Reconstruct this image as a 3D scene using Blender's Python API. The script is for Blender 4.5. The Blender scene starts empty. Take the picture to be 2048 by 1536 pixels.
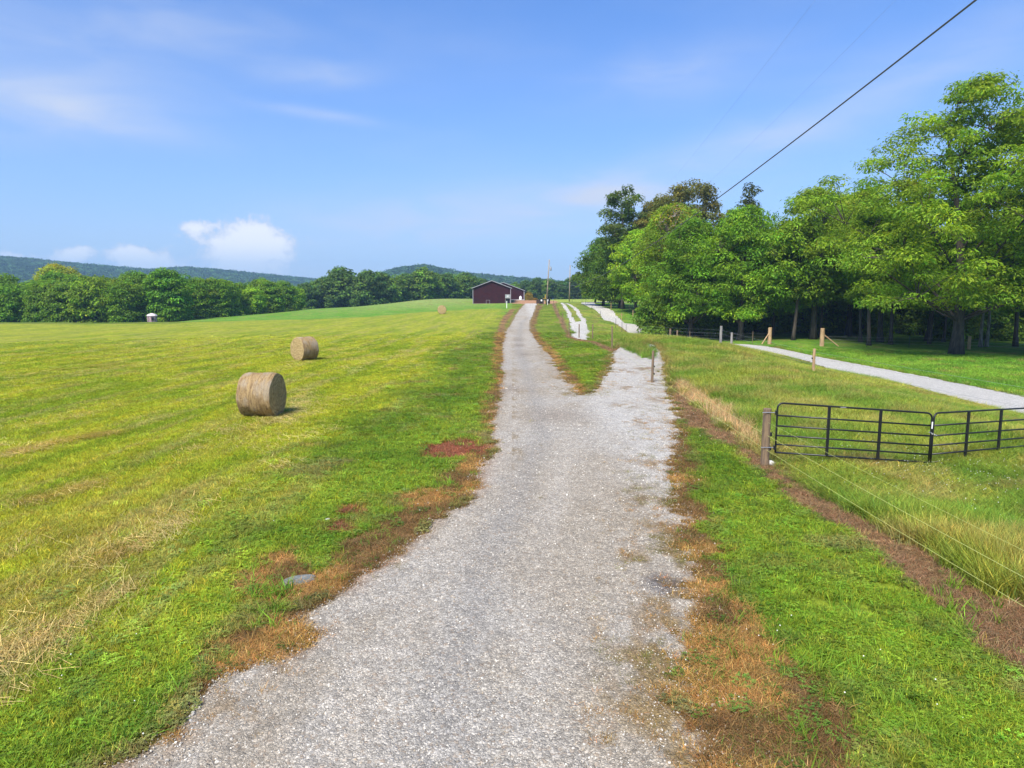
import bpy, bmesh, math, random
import numpy as np
from mathutils import Vector, Matrix
R = math.radians
SC = bpy.context.scene
COL = SC.collection

# ------------------------------------------------------------------ camera, sky, sun, exposure
CAM_Z = 4.2
PITCH = math.atan(178 / 1365.3)
cam_d = bpy.data.cameras.new("camera")
cam = bpy.data.objects.new("camera", cam_d); COL.objects.link(cam)
cam.location = (0, 0, CAM_Z)
cam.rotation_euler = (math.pi / 2 - PITCH, 0, 0)
cam_d.sensor_width = 36; cam_d.lens = 24
cam_d.clip_start = 0.1; cam_d.clip_end = 20000
SC.camera = cam
SC.view_settings.view_transform = 'Standard'
SC.view_settings.look = 'None'
SC.view_settings.exposure = 1.08
SC.view_settings.gamma = 1
SC.cycles.use_denoising = True
SC.cycles.max_bounces = 8
SC.cycles.diffuse_bounces = 3
SC.cycles.transmission_bounces = 4
SC.cycles.glossy_bounces = 2
SC.cycles.volume_bounces = 0
SC.cycles.transparent_max_bounces = 8
SC.cycles.sample_clamp_indirect = 4

SUN_EL, SUN_AZ = R(52), R(-152)          # azimuth clockwise from +Y (the view); the sun is behind left
SUN_DIR = Vector((math.sin(SUN_AZ) * math.cos(SUN_EL), math.cos(SUN_AZ) * math.cos(SUN_EL), math.sin(SUN_EL)))
sun_d = bpy.data.lights.new("sun", 'SUN'); sun_d.energy = 3.7; sun_d.angle = R(24); sun_d.color = (1, .94, .82)
sun = bpy.data.objects.new("sun", sun_d); COL.objects.link(sun)
sun.rotation_euler = SUN_DIR.to_track_quat('Z', 'Y').to_euler()
sun.location = (-30, -30, 60)

def pix_dir(px, py):
    u = (px - 1024) / 1365.3; v = (768 - py) / 1365.3
    c, s = math.cos(PITCH), math.sin(PITCH)
    return np.array([u, c + v * s, -s + v * c])

# node helpers -------------------------------------------------------
class NT:
    def __init__(self, tree): self.t = tree; self.n = tree.nodes; self.l = tree.links
    def put(self, sock, v):
        if v is None: return
        if hasattr(v, 'node'): self.l.new(v, sock)
        else: sock.default_value = v
    def node(self, typ, ins=(), **kw):
        nd = self.n.new(typ)
        for k, v in kw.items(): setattr(nd, k, v)
        for k, v in (ins.items() if isinstance(ins, dict) else enumerate(ins)): self.put(nd.inputs[k], v)
        return nd
    def m(self, op, a, b=None, c=None, clamp=False):
        nd = self.node('ShaderNodeMath', operation=op, use_clamp=clamp)
        for i, v in enumerate((a, b, c)): self.put(nd.inputs[i], v)
        return nd.outputs[0]
    def mix(self, f, a, b, mode='MIX'):
        nd = self.node('ShaderNodeMix', data_type='RGBA', blend_type=mode)
        self.put(nd.inputs[0], f); self.put(nd.inputs[6], a); self.put(nd.inputs[7], b)
        return nd.outputs[2]
    def noise(self, vec, scale, detail=3, rough=.55, out=0, dist=0):
        nd = self.node('ShaderNodeTexNoise', {'Scale': scale, 'Detail': detail, 'Roughness': rough, 'Distortion': dist})
        if vec is not None: self.put(nd.inputs['Vector'], vec)
        return nd.outputs[out]
    def ramp(self, v, lo, hi, a=0., b=1.):
        nd = self.node('ShaderNodeMapRange', interpolation_type='SMOOTHSTEP')
        for i, x in enumerate((v, lo, hi, a, b)): self.put(nd.inputs[i], x)
        return nd.outputs[0]
    def scale(self, vec, s):
        nd = self.node('ShaderNodeMapping'); self.put(nd.inputs[0], vec); nd.inputs['Scale'].default_value = s
        return nd.outputs[0]

def c4(c): return (c[0], c[1], c[2], 1)

# world: physical sky with thin cirrus and low cumulus as functions of the direction
W = bpy.data.worlds.new("World"); SC.world = W; W.use_nodes = True
w = NT(W.node_tree); w.n.clear()
sky = w.node('ShaderNodeTexSky', sky_type='NISHITA', sun_disc=False, sun_elevation=SUN_EL, sun_rotation=SUN_AZ,
             altitude=100, air_density=1.0, dust_density=0.6, ozone_density=2.5)
tc = w.node('ShaderNodeTexCoord')
nrm = w.node('ShaderNodeVectorMath', (tc.outputs['Generated'],), operation='NORMALIZE').outputs[0]
sp = w.node('ShaderNodeSeparateXYZ', (nrm,))
dx, dy, dz = sp.outputs
az = w.m('ARCTAN2', dx, dy)
el = w.m('ARCSINE', dz)
azel = w.node('ShaderNodeCombineXYZ', (az, el, 0.)).outputs[0]
def blob(px, py, rx, ry, rot):
    d = pix_dir(px, py); a0 = math.atan2(d[0], d[1]); e0 = math.atan2(d[2], math.hypot(d[0], d[1]))
    r = math.cos(a0) / 1365.3; c, s = math.cos(R(rot)), math.sin(R(rot))
    x = w.m('SUBTRACT', az, a0); y = w.m('SUBTRACT', el, e0)
    xr = w.m('MULTIPLY_ADD', x, c / (rx * r), w.m('MULTIPLY', y, s / (rx * r)))
    yr = w.m('MULTIPLY_ADD', x, -s / (ry * r), w.m('MULTIPLY', y, c / (ry * r)))
    d2 = w.m('MULTIPLY_ADD', xr, xr, w.m('MULTIPLY', yr, yr))
    return w.m('EXPONENT', w.m('MULTIPLY', d2, -1.0))
def total(lst):
    acc = None
    for *b, k in lst:
        e = blob(*b)
        acc = w.m('MULTIPLY', e, k) if acc is None else w.m('MULTIPLY_ADD', e, k, acc)
    return acc
streak = w.scale(azel, (3.0, 11.0, 1)); streak.node.inputs['Rotation'].default_value = (0, 0, R(-8))
n1 = w.noise(streak, 2.2, 5, .5, dist=.6)
cir = total([(170, 225, 200, 34, -6, .62), (80, 130, 260, 45, -4, .34), (610, 150, 110, 20, 3, .42), (660, 232, 120, 10, -5, .36),
             (1120, 395, 330, 34, 3, .6), (1480, 300, 420, 46, 16, .5), (1330, 150, 170, 45, 5, .34), (760, 470, 260, 45, 3, .42),
             (950, 450, 260, 20, -2, .3), (1950, 60, 200, 40, 10, .2), (250, 40, 420, 60, 0, .34), (-500, 200, 500, 70, 5, .6), (2700, 200, 500, 70, 5, .6)])
cir = w.m('MULTIPLY', cir, w.ramp(n1, .28, .72, .35, 1.15))
hazy = w.ramp(w.noise(streak, .8, 3), .4, .75, 0, .10)
cir = w.m('ADD', cir, hazy, clamp=True)
n2 = w.noise(azel, 32, 6, .62, dist=.2); n3 = w.noise(azel, 90, 5, .65)
cum = total([(505, 470, 44, 34, -10, 1.25), (560, 488, 52, 30, 8, .8), (450, 500, 60, 26, -14, .95), (395, 452, 50, 15, 0, .8), (262, 514, 40, 24, 0, 1.45), (300, 528, 40, 16, 0, .7),
             (150, 509, 36, 17, 8, 1.4), (480, 530, 130, 22, 0, .7), (330, 480, 40, 30, 0, .25), (30, 512, 40, 8, 0, .6), (480, 548, 300, 14, 0, .35), (-300, 500, 200, 50, 0, 1.), (2500, 480, 200, 50, 0, 1.)])
cum = w.m('ADD', cum, w.m('MULTIPLY_ADD', n2, 1.3, -.65))
cum = w.m('ADD', cum, w.m('MULTIPLY_ADD', n3, 1.0, -.5))
cumc = w.mix(w.ramp(cum, .5, 1.1), (4.5, 4.8, 5.6, 1), (6.5, 6.5, 6.6, 1))
_lo, _hi = [math.asin(pix_dir(500, q)[2] / np.linalg.norm(pix_dir(500, q))) for q in (556, 478)]
cum = w.m('MULTIPLY', w.ramp(cum, .34, .80, 0, .9), w.ramp(el, float(_lo), float(_hi), .3, 1))
hs = w.node('ShaderNodeHueSaturation', {'Hue': .5, 'Saturation': 1.15, 'Value': 1.0, 'Color': sky.outputs[0]}).outputs[0]
skc = w.mix(1.0, hs, (0.60, 0.92, 1.31, 1), 'MULTIPLY')
low = w.m('EXPONENT', w.m('MULTIPLY', w.m('MAXIMUM', el, 0.), -5.0))
skc = w.mix(w.m('MULTIPLY', low, .85), skc, (3.0, 3.45, 4.75, 1))
skc = w.mix(cir, skc, (4.0, 4.45, 5.5, 1))
skc = w.mix(cum, skc, cumc)
bg = w.node('ShaderNodeBackground', (skc, 0.080))
wo = w.node('ShaderNodeOutputWorld', (bg.outputs[0],))

# ------------------------------------------------------------------ numeric noise
def _h(ix, iy, s):
    n = (ix.astype(np.int64) * 374761393 + iy.astype(np.int64) * 668265263 + s * 1442695041) & 0xffffffff
    n = ((n ^ (n >> 13)) * 1274126177) & 0xffffffff
    return ((n ^ (n >> 16)) & 0xffffff) / float(0xffffff)
def vnoise(x, y, s=0):
    x = np.asarray(x, float); y = np.asarray(y, float)
    ix = np.floor(x); iy = np.floor(y); fx = x - ix; fy = y - iy
    fx = fx * fx * (3 - 2 * fx); fy = fy * fy * (3 - 2 * fy)
    a = _h(ix, iy, s); b = _h(ix + 1, iy, s); c = _h(ix, iy + 1, s); d = _h(ix + 1, iy + 1, s)
    return (a * (1 - fx) + b * fx) * (1 - fy) + (c * (1 - fx) + d * fx) * fy
def fbm(x, y, o=4, s=0):
    t = 0; a = .5; k = 0
    for i in range(o):
        t = t + a * vnoise(x * 2 ** i + 17.3 * i, y * 2 ** i - 9.1 * i, s + i); k += a; a *= .5
    return t / k
def sstep(a, b, x):
    t = np.clip((x - a) / (b - a), 0, 1); return t * t * (3 - 2 * t)

# ------------------------------------------------------------------ terrain
CP = [(0,-20,0),(0,0,0),(0,20,0),(-10,20,0),(-30,20,0),(-60,20,0),(0,40,0),(-20,50,0),(-50,60,0),(-80,75,-.2),(-100,60,-.5),
      (-79,105,0),(-50,105,0),(-100,105,-.1),(-112,150,-3.4),(-85,150,-2.6),(-64,145,-1.2),(-77,158,-1.6),(-150,150,-4),
      (-46,120,-.25),(-69,180,-.9),(-70,227,-.6),(-68,165,-1.0),(-60,260,-1.5),(-30,150,.55),
      (-43,180,.62),(-38,210,1.4),(-25,205,2.95),(-10,205,3.0),(-6,180,1.95),(-9,165,1.6),(-14,235,2.4),(-12.4,120,.86),(-25,120,.4),
      (0,70,0),(2,90,.05),(4,110,.5),(5,130,1.25),(7,150,1.95),(6,165,2.25),(5,180,2.3),(10,195,2.6),(3,215,2.5),
      (20,230,2.5),(60,300,2.3),(0,300,1.5),(30,330,2.3),
      (7,33,0),(8,53,0),(7.6,64,0),(7,80,.1),(7.5,100,.25),(9.5,130,1.3),(12,150,2.0),
      (7,15,0),(10,17,.05),(14,20,.0),(14,35,.15),(10,45,.25),(12,58,.45),(15,52,.48),(13,68,.1),(17.5,50,.0),(19,42,-.35),(21,45,-.8),
      (24,30,-1),(24,45,-1),(24,58,-1),(23.5,70,-1.05),(20,77,-1.25),(16.5,92,-1.15),(14,84,-.6),(13,95,-.1),(17.2,108,-.4),(17.7,124,.35),(13.9,107,.45),(14.6,125,1.05),
      (17.6,149,1.85),(18,165,2.3),(24,170,2.3),(22.7,125,1.0),(24,105,.0),
      (28,75,-1),(34,75,-1),(39,60,-1.2),(60,60,-1.6),(60,100,-1.2),(40,110,-.2),(30,110,.3),(60,150,1.0),(35,150,1.6),
      (10,5,-.05),(20,8,-.5),(30,12,-1.1),(33,45,-1.15),(60,20,-2),
      (-300,200,-6),(-200,320,-5),(-100,320,-4),(0,420,0),(100,400,0),(200,200,-1),(200,0,-4),(0,-200,-2),(-200,0,-2),(-300,500,-8),(300,500,-3)]
_cp = np.array(CP, float)
def _U(r2): return .5 * r2 * np.log(r2 + 1e-9)
_n = len(_cp); _s = 100.0
_x = _cp[:, 0] / _s; _y = _cp[:, 1] / _s
_K = _U((_x[:, None] - _x) ** 2 + (_y[:, None] - _y) ** 2) + np.eye(_n) * 2e-4
_P = np.c_[np.ones(_n), _x, _y]
_A = np.block([[_K, _P], [_P.T, np.zeros((3, 3))]])
_w = np.linalg.solve(_A, np.r_[_cp[:, 2], 0, 0, 0])
def tz(x, y):
    x = np.asarray(x, float); y = np.asarray(y, float); sh = x.shape
    x = x.ravel(); y = y.ravel(); z = np.empty_like(x)
    for i in range(0, len(x), 60000):
        X = x[i:i + 60000] / _s; Y = y[i:i + 60000] / _s
        z[i:i + 60000] = _U((X[:, None] - _x) ** 2 + (Y[:, None] - _y) ** 2) @ _w[:_n] + _w[_n] + _w[_n + 1] * X + _w[_n + 2] * Y
    d = np.hypot(x, y - 100)
    f = sstep(330, 620, d)
    z = np.clip(z, -12, 6) * (1 - f) + (-4.0) * f
    z = z + (fbm(x * .12, y * .12, 3, 5) - .5) * .16 * sstep(6, 30, d + 0 * x)
    return z.reshape(sh)
def TZ(x, y): return float(tz(np.array([x]), np.array([y]))[0])

def ground_pts(pix):
    """where the rays through these photograph pixels meet the terrain"""
    D = np.array([pix_dir(*p) for p in pix])
    T = np.geomspace(4, 700, 700)
    out = []
    X = D[:, 0:1] * T; Y = D[:, 1:2] * T; Z = CAM_Z + D[:, 2:3] * T - tz(X, Y)
    for i in range(len(D)):
        k = np.argmax(Z[i] < 0)
        if Z[i, k] >= 0: k = len(T) - 1
        k = max(k, 1); a, b = Z[i, k - 1], Z[i, k]; t = T[k - 1] + (T[k] - T[k - 1]) * (a / (a - b) if a > b else 1)
        out.append((D[i, 0] * t, D[i, 1] * t))
    return out
def at(px, py):
    x, y = ground_pts([(px, py)])[0]; return x, y, TZ(x, y)

def seg_dist(P, x, y, closed=True):
    """signed distance to a polygon (positive inside), or distance to a polyline"""
    P = np.asarray(P, float); x = np.asarray(x, float); y = np.asarray(y, float)
    d = np.full(x.shape, 1e18); ins = np.zeros(x.shape, bool)
    n = len(P)
    for i in range(n if closed else n - 1):
        a = P[i]; b = P[(i + 1) % n]; e = b - a
        t = np.clip(((x - a[0]) * e[0] + (y - a[1]) * e[1]) / (e @ e + 1e-12), 0, 1)
        d = np.minimum(d, (x - a[0] - t * e[0]) ** 2 + (y - a[1] - t * e[1]) ** 2)
        if closed and a[1] != b[1]:
            c = ((a[1] > y) != (b[1] > y)) & (x < (b[0] - a[0]) * (y - a[1]) / (b[1] - a[1]) + a[0])
            ins ^= c
    d = np.sqrt(d)
    return np.where(ins, d, -d) if closed else d

# outlines on the ground, read off the photograph and laid on the terrain
left = [(225,1536),(330,1480),(400,1400),(470,1345),(560,1325),(630,1270),(600,1235),(690,1175),(770,1130),(830,1085),(860,1045),(930,1010),(955,960),(985,905),(988,860),(992,830),(1000,790),(1006,750),(1003,700),(1010,665),(1025,640),(1038,620),(1050,607)]
rtop = [(1075,607),(1068,625),(1059,645),(1060,662),(1076,685),(1100,710),(1120,740),(1140,770),(1158,791),(1187,785),(1207,758),(1222,730),(1228,703),(1240,694)]
rend = [(1268,700),(1290,716),(1300,705),(1292,687),(1310,690),(1325,706),(1331,728),(1328,745),(1340,790),(1350,830),(1348,900),(1340,950),(1345,1000),(1360,1060),(1372,1120),(1378,1180),(1374,1240),(1345,1290),(1352,1340),(1365,1380),(1395,1430),(1432,1536)]
DRIVE = [(-3.9, -30), (-4.0, 2)] + ground_pts(left + rtop + rend) + [(1.9, 2), (2.0, -30)]
TRACK = ground_pts([(1141,674),(1154,678),(1176,680),(1181,666),(1175,652),(1167,641),(1152,644),(1140,640),(1139,648),(1144,662)])
RUTS = [ground_pts([(1124,606),(1126,608),(1132,617),(1138,627),(1143,638),(1149,652),(1156,668)]), ground_pts([(1134,607),(1138,609),(1149,616),(1157,626),(1163,636),(1168,648),(1172,662)])]
ROADC = [(24, -60), (24.3, 10), (24.2, 30), (24.4, 45), (24.4, 60), (23.3, 72), (20.2, 82), (17.2, 95), (16.6, 108), (17.4, 124), (17.6, 149), (18.2, 165), (22, 176), (32, 181), (60, 183)]
def catmull(P, n=12):
    P = np.array(P, float); Q = np.vstack([2 * P[0] - P[1], P, 2 * P[-1] - P[-2]]); o = []
    for i in range(1, len(Q) - 2):
        for t in np.linspace(0, 1, n, endpoint=False):
            a, b, c, d = Q[i - 1:i + 3]
            o.append(.5 * ((2 * b) + (-a + c) * t + (2 * a - 5 * b + 4 * c - d) * t * t + (-a + 3 * b - 3 * c + d) * t ** 3))
    o.append(P[-1]); return np.array(o)
ROADP = catmull(ROADC, 6)
STRIP = ground_pts([(1333,752),(1350,762),(1400,815),(1450,860),(1530,915),(1600,965),(1700,1030),(1820,1090),(1950,1160),(2048,1215),(2300,1350),(2300,1500),(2048,1330),(1980,1295),(1900,1215),(1800,1135),(1700,1072),(1600,1005),(1500,930),(1420,872),(1370,850),(1345,800)])
STRIPF = ground_pts([(1103,606),(1109,606),(1118,625),(1130,640),(1142,672),(1180,682),(1212,692),(1236,700),(1226,706),(1200,694),(1170,684),(1136,676),(1118,640),(1106,617)])
TAN = ground_pts([(1352,764),(1385,768),(1425,800),(1470,830),(1512,862),(1534,893),(1515,903),(1470,865),(1405,815),(1362,785)])
RED = [ground_pts([(835,915),(860,895),(905,880),(950,885),(985,895),(975,908),(915,915),(880,920)]),
       ground_pts([(680,1012),(720,1010),(722,1028),(690,1030)]), ground_pts([(655,1050),(688,1045),(690,1060),(662,1062)])]
BROWN = [ground_pts(q) for q in (
    [(420,1385),(470,1338),(560,1345),(625,1310),(640,1270),(590,1235),(520,1265),(470,1310)],
    [(500,1150),(560,1130),(620,1150),(640,1165),(600,1200),(520,1195)],
    [(640,1170),(700,1180),(830,1075),(850,1050),(960,975),(990,890),(960,895),(930,940),(830,1010),(760,1075),(700,1110)],
    [(1400,1120),(1440,1200),(1500,1260),(1520,1340),(1640,1420),(1660,1560),(1480,1620),(1400,1536),(1365,1430),(1330,1340),(1320,1290),(1372,1230),(1380,1150)],
    [(985,850),(1010,850),(1020,760),(1008,650),(1030,618),(1022,618),(1004,640),(992,690),(995,760),(975,830)],
    [(1158,795),(1168,788),(1140,752),(1105,700),(1075,675),(1066,655),(1076,625),(1083,610),(1072,610),(1055,645),(1055,668),(1090,705)],
    [(1360,860),(1372,960),(1385,1060),(1400,1110),(1375,1130),(1350,1060),(1335,960),(1340,860)])]
MOWN = ground_pts([(1012,622),(1000,640),(930,680),(850,735),(700,865),(600,935),(470,1020),(330,1165),(130,1345),(0,1440)]) + [(-6.3, 2), (-6.5, -40), (-150, -40), (-150, 104)] + \
       ground_pts([(0,648),(200,648),(345,647),(500,641),(620,639),(700,636),(850,624),(940,619),(1000,617)])
YARD = [(-.5, 176), (3, 160), (8.5, 158), (11, 166), (13, 200), (12, 225), (4, 225), (.5, 200)]
CLUMP = ground_pts([(1250,682),(1275,680),(1300,700),(1300,718),(1270,705),(1252,692)])

LITTER = ground_pts([(1290, 738), (1262, 778), (1300, 765), (1250, 812), (1275, 845), (1320, 800), (1285, 1000), (1270, 1120), (1340, 1060), (1350, 1110), (1250, 1260), (1262, 1320), (1275, 1390), (1300, 1240), (1330, 1000), (1310, 930), (480, 1412), (1250, 745)])
def litter(x, y):
    v = 0
    for i, (a, b) in enumerate(LITTER):
        k = max(1.0, b / 14); v = np.maximum(v, np.exp(-((x - a) / (.32 * k ** .6)) ** 2 - ((y - b) / (.42 * k)) ** 2))
    return v

def prep(x, y):
    """all surface masks at ground points"""
    m = {}
    r = np.hypot(x, y)
    wob = (fbm(x * 1.3, y * 1.3, 4, 11) - .5); wob2 = fbm(x * 5, y * 5, 3, 23) - .5
    m['drive'] = seg_dist(DRIVE, x, y) + .08 + wob * .5 + wob2 * (.3 + .55 * (x > 1.6) * (y < 45))
    tr = seg_dist(TRACK, x, y) + wob * .8 + wob2 * .4 + (fbm(x * .7, y * .35, 3, 87) - .5) * .8
    for q in RUTS: tr = np.maximum(tr, .52 - seg_dist(q, x, y, False) + wob * .5 + wob2 * .3)
    m['track'] = tr
    m['road'] = np.interp(y, [35, 50, 70, 95], [2.95, 2.6, 2.5, 1.7]) - seg_dist(ROADP, x, y, False) + wob * .5 + wob2 * .25
    m['strip'] = np.maximum(seg_dist(STRIP, x, y) + wob * .7 + wob2 * .5, seg_dist(STRIPF, x, y) + wob * .5)
    m['tan'] = seg_dist(TAN, x, y) + wob * .4 + wob2 * .3
    m['red'] = np.max([seg_dist(p, x, y) for p in RED], axis=0) + wob * .3 + wob2 * .3
    br = np.max([seg_dist(p, x, y) for p in BROWN], axis=0)
    m['brown'] = br + .14 + wob * .7 + wob2 * .7
    m['mown'] = seg_dist(MOWN, x, y) + wob * 1.5
    m['yard'] = seg_dist(YARD, x, y) + wob * 1.0
    return m

def mixc(a, b, f): return a * (1 - f[:, None]) + b * f[:, None]
C = lambda *v: np.array(v, float)[None, :]
FENCE_X = np.array([(6.1, -30), (6.15, 17), (6.8, 33), (7.8, 53), (7.6, 64), (6.0, 73), (7.8, 104), (9.0, 132), (10.0, 160), (11, 210)])
def fence_x(y): return np.interp(y, FENCE_X[:, 1], FENCE_X[:, 0])
def ground_colour(x, y, m=None):
    """the base colour that belongs to each spot of the ground: grass kinds, dead grass, soil"""
    m = m or prep(x, y)
    r = np.hypot(x, y)
    big = fbm(x * .06, y * .06, 3, 41); mid = fbm(x * .45, y * .35, 4, 42); fine = fbm(x * 2.2, y * 2.2, 3, 43)
    stk = fbm(x * 1.1 - y * .06, y * .09, 4, 44); stk2 = fbm(x * 3.2 - y * .16, y * .22, 3, 45)
    lawn = mixc(C(.094, .148, .011), C(.160, .212, .017), sstep(.3, .7, mid))
    lawn = mixc(lawn, C(.13, .13, .028), sstep(.55, .8, fine) * .55)
    mown = mixc(C(.158, .212, .012), C(.265, .280, .020), sstep(.36, .62, .55 * stk + .45 * mid))
    mown = mixc(mown, C(.28, .235, .085), sstep(.52, .74, stk2) * .55)
    mown = mixc(mown, C(.29, .20, .075), sstep(.42, .6, fbm(x * .9 - y * .1, y * .3, 4, 52)) * sstep(20, 10, r) * .4)
    mown = mixc(mown, C(.24, .28, .030), sstep(60, 120, r) * .4)
    far = mixc(C(.095, .23, .018), C(.16, .26, .035), sstep(.4, .65, mid))
    cr = np.exp(-((x + 22) ** 2 / 500 + (y - 195) ** 2 / 900))
    far = mixc(far, C(.22, .28, .07), np.clip(cr * .9, 0, 1))
    past = mixc(C(.11, .18, .020), C(.20, .235, .034), sstep(.35, .65, mid))
    past = mixc(past, C(.25, .22, .07), sstep(.58, .8, fbm(x * .8, y * .8, 3, 47)) * .6)
    farw = mixc(C(.09, .19, .018), C(.14, .24, .024), sstep(.4, .6, mid))
    fx = fence_x(y)
    c = lawn
    c = mixc(c, far, sstep(112, 122, y) * (x < 0) * 1.0)
    c = mixc(c, mown, sstep(-2.0, 1.8, m['mown'] + (mid - .5) * 3))
    c = mixc(c, past, sstep(0, .4, x - fx))
    rd = seg_dist(ROADP, x, y, False)
    xr = np.interp(y, ROADP[:-14, 1], ROADP[:-14, 0])
    c = mixc(c, farw, sstep(1, 3, x - xr) * (y < 178))
    c = mixc(c, C(.26, .33, .05), sstep(172, 182, y) * sstep(9, 12, x))
    c = mixc(c, C(.06, .11, .02), sstep(300, 330, np.hypot(x, y)))
    c = mixc(c, mixc(C(.225, .125, .068), C(.12, .068, .040), sstep(.4, .65, fine)), sstep(-.15, .2, m['strip']) * .92)
    c = mixc(c, C(.38, .25, .12), sstep(-.1, .25, m['tan']) * .95)
    br = mixc(C(.28, .165, .065), C(.11, .065, .035), sstep(.4, .65, fbm(x * 1.7, y * 1.7, 3, 49)))
    c = mixc(c, C(.20, .15, .055), sstep(.60, .74, fbm(x * .9, y * .9, 4, 51)) * .6 * (m['mown'] < 1))
    c = mixc(c, br * np.where((x > 1)[:, None], .8, 1.), sstep(-.25, .15, m['brown']))
    edge = np.maximum(m['drive'], np.where(y < 100, m['road'], -9) - .15)
    c = mixc(c, C(.19, .135, .05), sstep(-.45, -.05, edge) * (.85))
    c = mixc(c, C(.21, .065, .033), sstep(-.15, .15, m['red'] + (fine - .5) * .5) * (m['drive'] < .6))
    c = mixc(c, C(.36, .20, .11), sstep(-.5, .5, m['yard']))
    return c

# ------------------------------------------------------------------ mesh helpers
def np_mesh(name, V, F, smooth=False):
    V = np.asarray(V, np.float32); F = np.asarray(F, np.int32)
    me = bpy.data.meshes.new(name); k = F.shape[1]; n = len(F)
    me.vertices.add(len(V)); me.vertices.foreach_set('co', V.ravel())
    me.loops.add(n * k); me.loops.foreach_set('vertex_index', F.ravel())
    me.polygons.add(n); me.polygons.foreach_set('loop_start', np.arange(0, n * k, k, dtype=np.int32))
    me.polygons.foreach_set('use_smooth', np.full(n, smooth))
    me.update(calc_edges=True); return me
def set_col(me, name, rgb, dom='POINT'):
    a = me.attributes.new(name, 'FLOAT_COLOR', dom)
    a.data.foreach_set('color', np.c_[rgb, np.ones(len(rgb))].astype(np.float32).ravel())
def link(name, me, mat=None, parent=None):
    o = bpy.data.objects.new(name, me); COL.objects.link(o)
    if mat is not None and me is not None and not me.materials: me.materials.append(mat)
    if parent is not None: o.parent = parent
    return o
def tag(o, label=None, cat=None, group=None, kind=None):
    if label: o['label'] = label
    if cat: o['category'] = cat
    if group: o['group'] = group
    if kind: o['kind'] = kind
    return o
def empty(name, loc, rz=0, **kw):
    o = bpy.data.objects.new(name, None); COL.objects.link(o); o.location = loc; o.rotation_euler = (0, 0, rz)
    o.empty_display_size = .3
    return tag(o, **kw)
def copy_tree(o, loc=None, rz=None, label=None, scale=None, group=None):
    c = o.copy(); COL.objects.link(c)
    if loc is not None: c.location = loc
    if rz is not None: c.rotation_euler = (0, 0, rz)
    if scale is not None: c.scale = scale if hasattr(scale, '__len__') else (scale,) * 3
    if label: c['label'] = label
    if group: c['group'] = group
    for ch in list(o.children):
        d = ch.copy(); COL.objects.link(d); d.parent = c
        for g in ch.children:
            e = g.copy(); COL.objects.link(e); e.parent = d
    return c

class MB:
    def __init__(s): s.v = []; s.f = []
    def add(s, V, F):
        k = len(s.v); s.v += [tuple(p) for p in V]; s.f += [tuple(i + k for i in q) for q in F]; return s
    def box(s, c, d, rz=0, M=None, taper=1):
        x, y, z = (q / 2 for q in d); V = []
        for k in (-z, z):
            t = taper if k > 0 else 1
            V += [(-x * t, -y * t, k), (x * t, -y * t, k), (x * t, y * t, k), (-x * t, y * t, k)]
        Mx = M or (Matrix.Translation(c) @ Matrix.Rotation(rz, 4, 'Z'))
        return s.add([Mx @ Vector(p) for p in V], [(3, 2, 1, 0), (4, 5, 6, 7), (0, 1, 5, 4), (1, 2, 6, 5), (2, 3, 7, 6), (3, 0, 4, 7)])
    def tube(s, P, r, n=8, cap=True):
        P = [Vector(p) for p in P]; rs = r if hasattr(r, '__len__') else [r] * len(P); V = []; F = []
        up = None
        for i, p in enumerate(P):
            t = ((P[min(i + 1, len(P) - 1)] - P[max(i - 1, 0)])).normalized()
            if up is None:
                up = t.orthogonal().normalized()
            up = (up - t * up.dot(t)).normalized(); b = t.cross(up)
            for k in range(n):
                a = 2 * math.pi * k / n; V.append(p + (up * math.cos(a) + b * math.sin(a)) * rs[i])
        for i in range(len(P) - 1):
            for k in range(n): F.append((i * n + k, i * n + (k + 1) % n, (i + 1) * n + (k + 1) % n, (i + 1) * n + k))
        if cap: F.append(tuple(range(n - 1, -1, -1))); F.append(tuple((len(P) - 1) * n + k for k in range(n)))
        return s.add(V, F)
    def build(s, name, mat, parent=None, smooth=False, bevel=0):
        me = bpy.data.meshes.new(name); me.from_pydata(s.v, [], s.f); me.update()
        if smooth: me.polygons.foreach_set('use_smooth', [True] * len(me.polygons))
        o = link(name, me, mat, parent)
        if bevel:
            b = o.modifiers.new('bevel', 'BEVEL'); b.width = bevel; b.segments = 2
        return o

def mat(name, rgb, rough=.8, metal=0, noise=0, nscale=8, bump=0, bscale=40, spec=.3, rgb2=None, stretch=None):
    m = bpy.data.materials.new(name); m.use_nodes = True; t = NT(m.node_tree); p = t.n['Principled BSDF']
    p.inputs['Roughness'].default_value = rough; p.inputs['Metallic'].default_value = metal
    p.inputs['Specular IOR Level'].default_value = spec
    co = t.node('ShaderNodeTexCoord').outputs['Object']
    if stretch: co = t.scale(co, stretch)
    if rgb2 or noise:
        b = rgb2 or tuple(q * (1 - noise) for q in rgb)
        f = t.ramp(t.noise(co, nscale, 5, .6), .35, .65)
        t.put(p.inputs['Base Color'], t.mix(f, c4(rgb), c4(b)))
    else: p.inputs['Base Color'].default_value = c4(rgb)
    if bump:
        bn = t.node('ShaderNodeBump', {'Strength': bump, 'Distance': .02, 'Height': t.noise(co, bscale, 4, .6)})
        t.put(p.inputs['Normal'], bn.outputs[0])
    return m

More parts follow.
